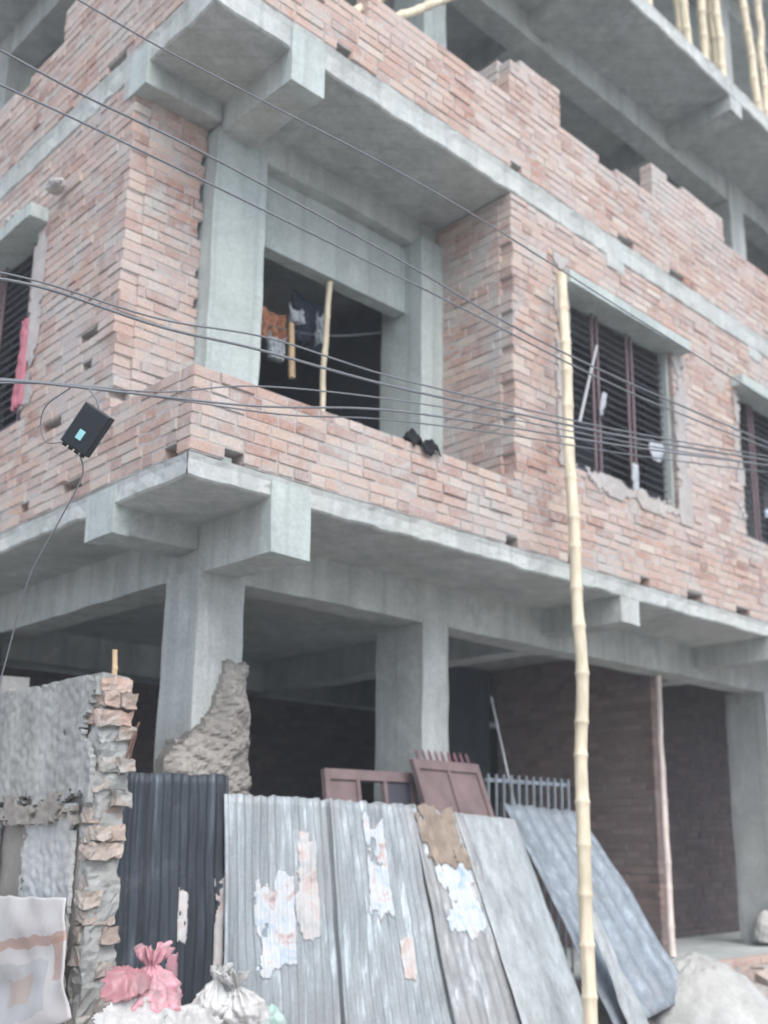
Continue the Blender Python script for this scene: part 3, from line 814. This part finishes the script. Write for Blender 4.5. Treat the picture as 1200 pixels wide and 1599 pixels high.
# steel gate leaves stacked behind the fence
def leaf(o, ux, uz, w, h, cols, label, spikes, mats=(M_PURPLE, M_STEEL), panels=None):
    o, ux, uz = Vector(o), Vector(ux).normalized(), Vector(uz).normalized(); ny = ux.cross(uz)
    T = thing('gate_leaf', o, label, 'gate')
    def bar(name, a0, a1, b0, b1, d0, d1, mat, par):
        m = MB(); P = lambda a, b, d: o + ux * a + uz * b + ny * d
        m.add([P(a0, b0, d0), P(a1, b0, d0), P(a1, b1, d0), P(a0, b1, d0), P(a0, b0, d1), P(a1, b0, d1), P(a1, b1, d1), P(a0, b1, d1)],
              [(3, 2, 1, 0), (4, 5, 6, 7), (0, 1, 5, 4), (1, 2, 6, 5), (2, 3, 7, 6), (3, 0, 4, 7)])
        return m.build(name, mat, par)
    t = .045
    fr = bar('stile', 0, t, 0, h, -.02, .02, mats[0], T); bar('stile', w - t, w, 0, h, -.02, .02, mats[0], T)
    bar('rail', t, w - t, h - t * 1.6, h, -.021, .021, mats[0], T); bar('rail', t, w - t, 0, t, -.021, .021, mats[0], T); bar('rail', t, w - t, h * .55, h * .55 + t, -.019, .019, mats[0], T)
    for i in range(1, cols):
        a = t + (w - 2 * t) * i / cols
        bar('mullion', a - .015, a + .015, t, h - t * 1.6, -.018, .018, mats[0], T)
    for i in range(cols):
        a = t + (w - 2 * t) * i / cols; b = t + (w - 2 * t) * (i + 1) / cols
        mt = (panels or [mats[0]] * cols)[i]
        if mt: bar('panel', a, b, t, h - t * 1.6, -.006, .004, mt, T)
    if spikes:
        n = 9
        for i in range(n):
            a = .08 + (w - .16) * i / (n - 1); c = o + ux * a
            MB().tube([c + uz * (h - .01), c + uz * (h + .055), c + uz * (h + .09)], [.009, .011, .002], 6).build('spike', mats[1], T)
    return T
p0 = onY(668, 1178, .62); p1 = onY(768, 1186, .62)
leaf((p0.x + .02, .10, FLOOR - .12), (1, 0, -.01), (-.06, .36, 1.0), .68, (2.19 - .5) * 1.06, 2, 'purple primed steel gate leaf with spikes leaning behind the fence', True)
leaf((1.50, .40, .60), (.995, .02, .01), (.10, .27, 1.0), .84, 1.545, 3, 'dark barred steel gate leaf beside the ground floor column', False, mats=(M_PURPLE, M_STEEL), panels=[M_PURPLE, None, M_BAR])
# window grille leaning behind the bluish sheet
gT = thing('window_grille', (3.2, .72, FLOOR), 'bluish barred window grille behind the bluish ribbed sheet', 'grille')
for z in (FLOOR + .01, 1.40, 2.07): MB().box(3.25, 4.28, .80, .815, z, z + .03).build('rail', M_TINBLUE, gT)
for i in range(12):
    x = 3.27 + i * .0895
    MB().box(x - .009, x + .009, .787, .80, FLOOR + .005, 2.13).build('bar', M_TINBLUE, gT)
# thin grey rod leaning in the bay
a = onY(767, 1088, 1.15); b = onY(800, 1240, .9); b2 = a + (b - a) * ((a.z - FLOOR) / (a.z - b.z))
tag(MB().tube([b2, b, a], [.011, .011, .009], 8).build('steel_rod', M_ROD, origin=b2), 'thin grey steel rod leaning beside the purple gate leaf', 'rod')
# electric panel and pipe on the inner wall
q = thing('meter_box', (5.0, 2.9, 1.9), 'grey electric meter box with riser pipe on the dark inner wall', 'meter box')
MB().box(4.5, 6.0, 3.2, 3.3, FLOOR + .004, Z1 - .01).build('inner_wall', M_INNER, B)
MB().box(4.85, 5.15, 3.06, 3.198, 1.85, 2.2).build('case', M_TINBLUE, q)
MB().tube([(5.0, 3.15, 2.2), (5.0, 3.15, 3.4)], .03, 8).build('pipe', M_TINBLUE, q)

# ------------------------------------------------------------------ heaps, bags, bricks
def heap(name, cx, cy, zb, r, h, mat, label, cat, seed, sx=1, sy=1):
    m = MB(); n, k = 110, 40
    m.v.append((cx, cy, zb + h))
    for j in range(1, k + 1):
        t = j / k
        for i in range(n):
            a = 2 * math.pi * i / n; rr = r * t * (1 + .14 * nz((math.cos(a), math.sin(a), seed), 1.6))
            z = h * (math.cos(math.pi * t * .5) ** 1.25) + .05 * nz((rr * math.cos(a) * 3, rr * math.sin(a) * 3, seed), 1.5) * (1 - t * .6) + .03 * nz((rr * math.cos(a) * 9, rr * math.sin(a) * 9, seed), 1) + .022 * nz((rr * math.cos(a) * 24, rr * math.sin(a) * 24, seed), 1)
            m.v.append((cx + sx * rr * math.cos(a), cy + sy * rr * math.sin(a), zb + z - (.35 if j == k else 0)))
    for i in range(n): m.f.append((0, 1 + i, 1 + (i + 1) % n))
    for j in range(k - 1):
        for i in range(n):
            a = 1 + j * n + i; b = 1 + j * n + (i + 1) % n; m.f.append((a, a + n, b + n, b))
    return tag(m.build(name, mat, origin=(cx, cy, zb), smooth=True), label, cat)
heap('sand_heap', 4.33, -.28, .34, .70, .47, M_SAND, 'rounded grey sand heap in front of the open bay', 'sand heap', 3)

def bag(name, c, r, mat, label, seed, sq=(1, 1, .8), tip=None, crumple=.28):
    bm = bmesh.new(); bmesh.ops.create_icosphere(bm, subdivisions=5, radius=1)
    for v in bm.verts:
        d = v.co.copy()
        f = 1 + crumple * nz(d, 1.6, seed) + crumple * 1.5 * (.2 - abs(nz(d, 2.2, seed + 2))) + crumple * .8 * (.2 - abs(nz(d, 4.6, seed))) + crumple * .35 * (.2 - abs(nz(d, 10, seed)))
        p = Vector((d.x * sq[0], d.y * sq[1], d.z * sq[2])) * f
        if p.z < -.45: p.z = -.45 + (p.z + .45) * .15
        if tip:
            t = Vector(tip).normalized(); k = max(0, d.dot(t) - .90) / .10
            p += Vector(tip) * k ** 1.5
        v.co = p * r
    m = MB(); bm.verts.index_update(); m.add([v.co + Vector(c) for v in bm.verts], [[v.index for v in f.verts] for f in bm.faces]); bm.free()
    return tag(m.build(name, mat, origin=(c[0], c[1], c[2] - .45 * r), smooth=True), label, 'bag', 'discarded plastic bags on the rubbish pile')
def put(px, py, Y): return onY(px, py, Y)
def film(name, px, py, Y, w, h, mat, label, seed, lean=.75, amp=.055, cell=.009, rot=0, dens=0):
    """a crumpled sheet of thin plastic slumped on the rubbish, ragged outline, sharp folds"""
    c = onY(px, py, Y); ux = Vector((math.cos(rot), 0, math.sin(rot))); uv = Vector((0, lean, 1)).normalized(); uv = (uv - ux * uv.dot(ux)).normalized(); nn = ux.cross(uv)
    if nn.dot(CAM - c) < 0: nn = -nn
    n, k = int(w / cell), int(h / cell); m = MB(); idx = {}
    def rad(a, b):
        an = math.atan2(b, a); return 1 + .30 * nz((math.cos(an), math.sin(an), seed), 1.7) + .16 * nz((math.cos(an), math.sin(an), seed), 5)
    def keep(i, j):
        a = 2 * (i + .5) / n - 1; b = 2 * (j + .5) / k - 1
        return (abs(a) ** 2.6 + abs(b) ** 2.6) ** (1 / 2.6) < rad(a, b) * .80
    def V(i, j):
        if (i, j) not in idx:
            a = 2 * i / n - 1; b = 2 * j / k - 1; x = a * w / 2; z = b * h / 2
            wx = x + .05 * nz((x, z, seed + 1), 6); wz = z + .05 * nz((x, z, seed + 2), 6)
            d = amp * (1.1 - a * a - .6 * b * b) + amp * 1.7 * (.22 - abs(nz((wx, wz, seed), 5.5))) + amp * .9 * (.2 - abs(nz((wx, wz, seed + 6), 12))) + amp * .35 * (.2 - abs(nz((wx, wz, seed), 27)))
            idx[(i, j)] = len(m.v); m.v.append(tuple(c + ux * x + uv * z + nn * d))
        return idx[(i, j)]
    for i in range(n):
        for j in range(k):
            if keep(i, j): m.f.append((V(i, j), V(i + 1, j), V(i + 1, j + 1), V(i, j + 1)))
    return tag(m.build(name, mat, origin=c - uv * h / 2, smooth=True, solid=.0015), label, 'bag', 'discarded plastic bags on the rubbish pile')
S1.patch('pink_flap', .44, .56, .60, .84, 51.0, M_PINKBAG, 'torn pale pink plastic strip stuck upright on the black sheet', 'scrap', .15, off=.012)
def tied_bag(px, py, Y, Rr, Hh, mat, label, seed, tilt=(0, 0), pleats=11):
    """thin carrier bag with rubbish in it, gathered into a knot with a tuft above"""
    c = onY(px, py, Y); m = MB(); n, k = 96, 60
    prof = [(0, .02), (.03, .55), (.12, .92), (.32, 1.0), (.52, .82), (.66, .48), (.74, .22), (.78, .13), (.83, .24), (.92, .40), (1.0, .46)]
    def rad(t):
        for (a, ra), (b, rb_) in zip(prof, prof[1:]):
            if a <= t <= b:
                q = (t - a) / (b - a); q = q * q * (3 - 2 * q); return ra + (rb_ - ra) * q
        return prof[-1][1]
    for j in range(k + 1):
        t = j / k
        for i in range(n):
            th = 2 * math.pi * i / n; cx, sy = math.cos(th), math.sin(th)
            d = Vector((cx, sy, t * 1.6))
            fold = math.sin(pleats * th + 3.5 * nz(d, 1.2, seed) + t * 2) * (.05 + .30 * smooth(.4, .75, t))
            r = Rr * rad(t) * (1 + .22 * nz(d, 1.5, seed) + .35 * (.2 - abs(nz(d, 2.6, seed + 4))) + .14 * (.2 - abs(nz(d, 6.5, seed))) + fold)
            z = Hh * t + (.10 * Hh * nz((cx * 2, sy * 2, seed), 1.6) if t > .85 else 0) + .03 * Hh * nz(d, 3, seed)
            p = Vector((r * cx + tilt[0] * t * t * Hh, r * sy * .85 + tilt[1] * t * t * Hh, z))
            m.v.append(tuple(c + p - Vector((0, 0, Hh * .4))))
    for j in range(k):
        for i in range(n):
            a = j * n + i; b = j * n + (i + 1) % n; m.f.append((a, b, b + n, a + n))
    m.f.append(tuple(range(n))[::-1])
    return tag(m.build('plastic_bag', mat, origin=c - Vector((0, 0, Hh * .4)), smooth=True), label, 'bag', 'discarded plastic bags on the rubbish pile')
tied_bag(232, 1556, -.04, .165, .36, M_PINKBAG, 'knotted pink plastic bag slumped against the foot of the black sheet', 3, (.1, .1))
tied_bag(330, 1566, -.07, .105, .27, M_WHITEBAG, 'small knotted off white plastic bag between the pink one and the tin', 13, (.25, .1), 9)
tied_bag(383, 1578, -.13, .135, .30, M_WHITEBAG, 'big knotted white plastic bag against the grey corrugated sheet', 17, (-.3, .0), 13)
film('plastic_bag', 192, 1542, -.06, .30, .20, M_REDBAG, 'red plastic bag squashed beside the knotted pink one', 9, amp=.05)
film('plastic_bag', 415, 1602, -.18, .24, .20, M_MINT, 'mint green plastic bag tucked beside the big white one', 22, amp=.05)
film('plastic_bag', 205, 1598, -.16, .40, .26, M_WHITEBAG, 'flattened white plastic bag below the red one', 27, amp=.045)
film('plastic_bag', 290, 1612, -.20, .44, .26, M_WHITEBAG, 'wide dirty white plastic bag below the pink one', 31, amp=.05)
c = put(1193, 1425, .9); c.z = FLOOR + .12; bag('cement_sack', c, .14, M_SACK, 'pale cement sack slumped at the foot of a ground floor column', 37, (.8, .8, 1.6), crumple=.15)

# loose bricks by the sand heap and in front of the bay
rng = random.Random(12)
spots = [(5.3, -.05), (5.55, -.2), (5.5, .1), (5.85, 0), (6.1, -.1), (5.75, -.35), (6.2, .2), (5.2, .22), (6.4, .0), (4.95, .15), (5.05, -.45)]
for i, (x, y) in enumerate(spots):
    me = bpy.data.meshes.new('loose_brick'); q = TEMPL[i % 6]
    me.from_pydata([(v.x * .24, v.y * .115, v.z * .07) for v in q], [], TF); me.update(); me.materials.append(M_BRICK)
    o = bpy.data.objects.new('loose_brick', me); col.objects.link(o)
    o.location = (x, y, min(mound(x, y), .6) + .035); o.rotation_euler = (rng.uniform(-.2, .2), rng.uniform(-.25, .25), rng.uniform(0, 3))
    tag(o, 'loose pink brick lying on the rubble by the sand heap', 'brick', 'loose bricks on the rubble')

# sagging printed banner / sack hung on the broken wall
def banner():
    m = MB(); n, k = 40, 50
    c = [onX(-40, 1398, XF - .07), onX(104, 1402, XF - .07), onX(-40, 1640, XF - .11), onX(112, 1590, XF - .11)]
    for j in range(k + 1):
        for i in range(n + 1):
            u, v = i / n, j / k
            p = c[0].lerp(c[1], u).lerp(c[2].lerp(c[3], u), v)
            d = .03 * math.sin(v * 7 + u * 2) * (.3 + v) + .02 * nz((u * 3, v * 3, 0), 1.5) + .03 * u * u * math.sin(v * 4)
            p.x -= d; p.z += -.03 * math.sin(math.pi * u) * v + .012 * nz((u * 4, 0, v * 2), 2)
            m.v.append(tuple(p))
    for j in range(k):
        for i in range(n):
            a = j * (n + 1) + i; m.f.append((a, a + 1, a + n + 2, a + n + 1))
    o = m.build('printed_banner', None or banner_mat(), origin=c[2].lerp(c[3], .5), smooth=True, solid=.004)
    uv = o.data.uv_layers.new(name='UVMap')
    for lp in o.data.loops:
        i = lp.vertex_index; uv.data[lp.index].uv = ((i % (n + 1)) / n, 1 - (i // (n + 1)) / k)
    tag(o, 'faded white and orange printed plastic banner hung on the broken wall', 'banner')
def banner_mat():
    m = NT('printed_plastic')
    tc = m.n('ShaderNodeTexCoord'); sp = m.n('ShaderNodeSeparateXYZ'); m.l(tc.outputs['UV'], sp.inputs[0])
    wob = m.math('MULTIPLY', m.math('SUBTRACT', m.noise(6, 3), .5), .12)
    U = m.math('ADD', sp.outputs[0], wob); V = m.math('ADD', sp.outputs[1], wob)
    def band(x, a, b): return m.math('MULTIPLY', m.math('GREATER_THAN', x, a), m.math('LESS_THAN', x, b))
    c = m.ramp(m.noise(4, 4, .6), [(.3, (.44, .42, .41)), (.6, (.52, .50, .495)), (.75, (.43, .36, .34))])
    c = m.mix(m.math('MULTIPLY', band(V, .62, .70), .75), c, (.38, .23, .18))
    c = m.mix(m.math('MULTIPLY', m.math('MULTIPLY', band(U, .86, .97), band(V, .35, .66)), .7), c, (.38, .22, .17))
    c = m.mix(m.math('MULTIPLY', m.math('MULTIPLY', band(U, .2, .8), band(V, .12, .52)), .55), c, (.33, .34, .35))
    c = m.mix(m.math('MULTIPLY', m.math('MULTIPLY', band(U, .35, .62), band(V, .25, .42)), .6), c, (.40, .29, .23))
    m.color(c); m.rough(.55); return m.m
banner()

# ------------------------------------------------------------------ things in the balcony opening
def cloth(name, px, py, w, h, Y, mat, label, seed, waves=3, extra=None, taper=0):
    c = onY(px, py, Y); m = MB(); n, k = 22, 26
    for j in range(k + 1):
        for i in range(n + 1):
            u, v = i / n, j / k
            x = c.x + (u - .5) * w * (1 - taper * v) + .02 * nz((u * 2, v * 2, seed), 2)
            y = Y + .03 * math.sin(u * waves * 6.28 + seed) * (.3 + v) + .02 * nz((u * 3, v * 3, seed), 2)
            z = c.z - v * h * (1 + .12 * nz((u * 3, seed, 0), 1.3)) - .04 * math.sin(math.pi * u) * (1 - v)
            m.v.append((x, y, z))
    for j in range(k):
        for i in range(n):
            a = j * (n + 1) + i; m.f.append((a, a + 1, a + n + 2, a + n + 1))
    return tag(m.build(name, mat, origin=(c.x, Y, c.z - h), smooth=True, solid=.006), label, 'laundry', 'laundry in the balcony opening')
line0 = Vector((.99, 1.20, 5.28)); line1 = Vector((2.44, 1.16, 5.62))
pts = [line0.lerp(line1, i / 16) - Vector((0, 0, .10 * math.sin(math.pi * i / 16))) for i in range(17)]
tag(MB().tube(pts, .006, 6).build('clothes_line', M_CABLE, origin=line0), 'thin clothes line strung across the dark balcony opening', 'line')
cloth('hanging_cloth', 428, 482, .26, .26, 1.2, M_ORANGE, 'rust orange cloth on the clothes line next to the concrete column', 1)
cloth('hanging_shirt', 434, 522, .17, .20, 1.16, M_WHITECLOTH, 'small pale grey shirt hanging under the rust orange cloth', 2, 4, taper=.3)
cloth('hanging_jacket', 484, 462, .36, .42, 1.2, M_NAVY, 'dark navy jacket on the clothes line beside the bamboo prop', 3, 3, taper=.35)
cloth('hanging_towel', 462, 478, .12, .14, 1.13, M_WHITECLOTH, 'white folded towel over the navy jacket shoulder', 5, 2)
cloth('hanging_strip', 500, 488, .05, .26, 1.12, M_WHITECLOTH, 'narrow white strip of cloth down the navy jacket', 6, 1)
p = onY(455, 505, 1.1); q = onY(456, 590, 1.1)
tag(MB().tube([q, p], [.025, .022], 6).build('wooden_batten', M_WOOD, origin=q), 'short wooden batten hanging below the rust orange cloth', 'batten')
# black rag on the parapet
m = MB(); n = 40; k = 18; c = onY(653, 700, .06); c.z = PAR1
for j in range(k + 1):
    for i in range(n + 1):
        u, v = i / n - .5, j / k - .5
        z = .055 + .075 * math.exp(-((u + .28) / .16) ** 2) + .055 * math.exp(-((u - .36) / .12) ** 2) - .09 * (abs(v) * 2) ** 2 + .02 * nz((u * 5, v * 4, 2), 2)
        m.v.append((c.x + u * .25, .055 + v * .17, c.z + z - .02))
for j in range(k):
    for i in range(n):
        a = j * (n + 1) + i; m.f.append((a, a + 1, a + n + 2, a + n + 1))
tag(m.build('black_rag', M_BLACKCLOTH, origin=c, smooth=True, solid=.012), 'crumpled black rag lying on the balcony parapet', 'rag')
# sticks and flaps left in the barred window
a = onY(905, 660, .05); b = onY(932, 540, .05)
tag(MB().tube([a, b], [.014, .012], 6).build('bare_stick', M_ROD, origin=a), 'grey stick slanting across the barred window', 'stick')
p = onY(934, 625, .05)
def flap(name, p, w, h, mat, label, seed, tilt=.3):
    m = MB(); n, k = 8, 12
    for j in range(k + 1):
        for i in range(n + 1):
            u, v = i / n - .5, j / k
            ww = w * (.55 + .45 * math.sin(math.pi * min(1, v * 1.1 + .1)))
            m.v.append((p.x + u * ww + tilt * (1 - v) * .12, p.y - .012 - .02 * nz((u * 3, v * 3, seed), 2), p.z - v * h + .02 * nz((u * 4, seed, v), 2)))
    for j in range(k):
        for i in range(n):
            a = j * (n + 1) + i; m.f.append((a, a + 1, a + n + 2, a + n + 1))
    return tag(m.build(name, mat, origin=p, smooth=True, solid=.004), label, 'scrap')
flap('paper_flap', onY(935, 610, .06), .07, .22, M_WHITECLOTH, 'pale paper flap caught on the grille uprights of the window', 1, .6)
flap('paper_flap', onY(990, 725, .05), .10, .30, M_WHITECLOTH, 'pale pointed flap hanging at the window sill', 3, 0)
flap('torn_plastic', onY(1022, 690, .05), .24, .18, M_WHITECLOTH, 'torn whitish plastic on the window grille by the reveal', 4, .2)
c = onX(36, 560, -.02)
m = MB(); n, k = 10, 40
for j in range(k + 1):
    for i in range(n + 1):
        u, v = i / n, j / k
        m.v.append((-.02 + .014 * math.sin(u * 15 + v * 2) + .012 * nz((u * 4, v * 5, 1), 2), 2.17 + (u - .4) * (.07 + .07 * v) + .02 * nz((u, v * 5, 2), 2), 5.18 - v * (.66 + .06 * nz((u * 3, 0, 4), 2))))
for j in range(k):
    for i in range(n):
        a = j * (n + 1) + i; m.f.append((a, a + 1, a + n + 2, a + n + 1))
tag(m.build('pink_cloth', M_PINKCLOTH, origin=(-.03, 2.13, 4.5), smooth=True, solid=.006), 'long pink cloth hanging at the edge of the side window grille', 'cloth')
for k, (px, py) in enumerate(((12, 375), (24, 358), (78, 338))):
    p = onX(px, py, -.10); p.z = 6.035
    bag('plastic_scrap', (-.08, p.y, 6.03), .055, M_WHITEBAG, 'scrunched white plastic scrap lying on the side window sunshade', 40 + k, (1, 1.6, .7))['group'] = 'plastic scraps on the sunshade'

# ------------------------------------------------------------------ cables
def cable(pp, r, label, group='overhead cables', seed=0, ext=0):
    """pp: list of (px, py, depth) the cable hangs through"""
    ctrl = [at(*q) for q in pp]; pts = []
    for i in range(len(ctrl) - 1):
        p0 = ctrl[max(i - 1, 0)]; p1 = ctrl[i]; p2 = ctrl[i + 1]; p3 = ctrl[min(i + 2, len(ctrl) - 1)]
        for k in range(10):
            t = k / 10
            pts.append(.5 * ((2 * p1) + (p2 - p0) * t + (2 * p0 - 5 * p1 + 4 * p2 - p3) * t * t + (3 * p1 - p0 - 3 * p2 + p3) * t ** 3))
    pts.append(ctrl[-1])
    if ext:          # the run goes on along both streets
        pts.insert(0, pts[0] + (pts[0] - pts[1]).normalized() * ext); pts.append(pts[-1] + (pts[-1] - pts[-2]).normalized() * ext)
    o = MB().tube(pts, r, 6).build('overhead_cable', M_CABLE, origin=ctrl[0], smooth=True)
    return tag(o, label, 'cable', group)
def dep(px):       # depth of the cable run: near by the crossing, far along the street
    t = (px + 80) / 1400.0
    return 1 / ((1 - t) / 4.35 + t / 7.6)
def run(pts, r, label, dz=0): return cable([(x, y, dep(x) + dz) for x, y in pts], r * .78, label, ext=14)
D = 'thin black cable descending steeply across the corner balcony'
run([(60, -32), (123, 0), (247, 72), (400, 152), (700, 312), (1000, 500), (1320, 700)], .0055, 'uppermost of the three steep cables crossing the corner balcony')
run([(-80, 40), (0, 78), (133, 150), (320, 240), (600, 392), (900, 560), (1320, 742)], .007, 'middle one of the three steep cables crossing the corner balcony', .03)
run([(-80, 95), (0, 132), (147, 200), (400, 322), (700, 470), (1000, 620), (1320, 745)], .0065, 'lowest of the three steep cables crossing the corner balcony', -.03)
run([(-80, 425), (63, 448), (250, 510), (400, 545), (600, 600), (800, 644), (1000, 686), (1320, 738)], .0085, 'thick black cable crossing below the concrete lintel', .05)
E2 = 'slack black cable passing just above the balcony parapet'
run([(-80, 590), (50, 597), (187, 612), (400, 634), (600, 640), (800, 668), (1000, 700), (1320, 742)], .007, 'slack black cable that the junction box hangs from', -.05)
run([(-80, 597), (100, 600), (250, 612), (400, 603), (600, 622), (800, 655), (1000, 694), (1320, 746)], .005, 'slim slack cable rising over the balcony parapet corner', .02)
run([(-80, 410), (63, 440), (250, 498), (420, 528), (600, 585), (800, 634), (1000, 678), (1320, 733)], .006, 'thin cable strapped close above the thick lintel cable', .05)
run([(-80, 585), (120, 602), (300, 628), (450, 648), (600, 655), (800, 680), (1000, 712), (1320, 752)], .005, 'lowest slack cable sagging before the balcony parapet bricks', -.02)

# junction box hanging on the slack cable
dj = dep(140) - .08
cc = at(137, 671, dj)
ex = (RIGHT * 40 - UP * 27).normalized(); ey = (RIGHT * -43 - UP * 60).normalized(); ey = (ey - ex * ey.dot(ex)).normalized(); ez = ex.cross(ey)
if ez.dot(CAM - cc) < 0: ez = -ez
J = thing('junction_box', cc, 'black plastic cable junction box with cyan sticker hanging askew from the cables', 'junction box')
def obox(name, mat, a, b, d0, d1, par, bev=0):
    m = MB(); P = lambda x, y, z: cc + ex * x + ey * y + ez * z
    i = bev
    m.add([P(-a, -b, d0), P(a, -b, d0), P(a, b, d0), P(-a, b, d0), P(-a, -b, d1 - i), P(a, -b, d1 - i), P(a, b, d1 - i), P(-a, b, d1 - i),
           P(-a + i, -b + i, d1), P(a - i, -b + i, d1), P(a - i, b - i, d1), P(-a + i, b - i, d1)],
          [(3, 2, 1, 0), (0, 1, 5, 4), (1, 2, 6, 5), (2, 3, 7, 6), (3, 0, 4, 7), (4, 5, 9, 8), (5, 6, 10, 9), (6, 7, 11, 10), (7, 4, 8, 11), (8, 9, 10, 11)])
    return m.build(name, mat, par)
sc = dj / F
obox('case', M_BLACKBOX, 23.5 * sc, 36 * sc, -.03, .03, J, .006)
o_cc = cc.copy(); cc = o_cc - ex * 1 * sc + ey * 12 * sc
obox('sticker', M_STICK, 5 * sc, 8 * sc, .0305, .032, J)
cc = o_cc
for k in range(4):
    cc = o_cc + ey * 38 * sc + ex * (k * 11 - 17) * sc
    obox('cable_gland', M_BLACKBOX, 2.6 * sc, 3 * sc, -.012, .012, J)
cc = o_cc
a = o_cc - ey * 35 * sc; b = at(139, 606, dep(139) - .05)
MB().tube([a, a.lerp(b, .5) + RIGHT * .01, b], .005, 6).build('hook', M_CABLE, J)
c0 = o_cc + ey * 39 * sc + ex * 12 * sc
cable([(*proj(c0)[:2], dj), (128, 745, dj + .02), (92, 815, dj + .05), (45, 905, dj + .1), (10, 1030, dj + .2), (-60, 1300, dj + .3), (-85, 1560, dj + .35), (-95, 1800, dj + .4)], .0035, 'thin drop cable sagging from the black junction box', 'drop cables')
cable([(100, 690, dj + .02), (72, 690, dj + .06), (64, 660, dj + .08), (74, 632, dj + .05), (110, 606, dep(110) - .05)], .003, 'small curled cable loop beside the junction box', 'drop cables')

# ------------------------------------------------------------------ haze volume added to stand for lens veil
hz = MB().box(-170, 170, -170, 170, -1.0, 14.5).build('haze', None or bpy.data.materials.new('veil_haze'))
hm = hz.data.materials[0]; hm.use_nodes = True; ht = hm.node_tree; ht.nodes.clear()
ho = ht.nodes.new('ShaderNodeOutputMaterial'); hv = ht.nodes.new('ShaderNodeVolumePrincipled')
hv.inputs['Color'].default_value = (.86, .92, 1.0, 1); hv.inputs['Density'].default_value = .005
ht.links.new(hv.outputs[0], ho.inputs['Volume'])
hz['kind'] = 'stuff'; hz['label'] = 'thin pale haze added to lift the darks like lens veil'; hz['category'] = 'haze'
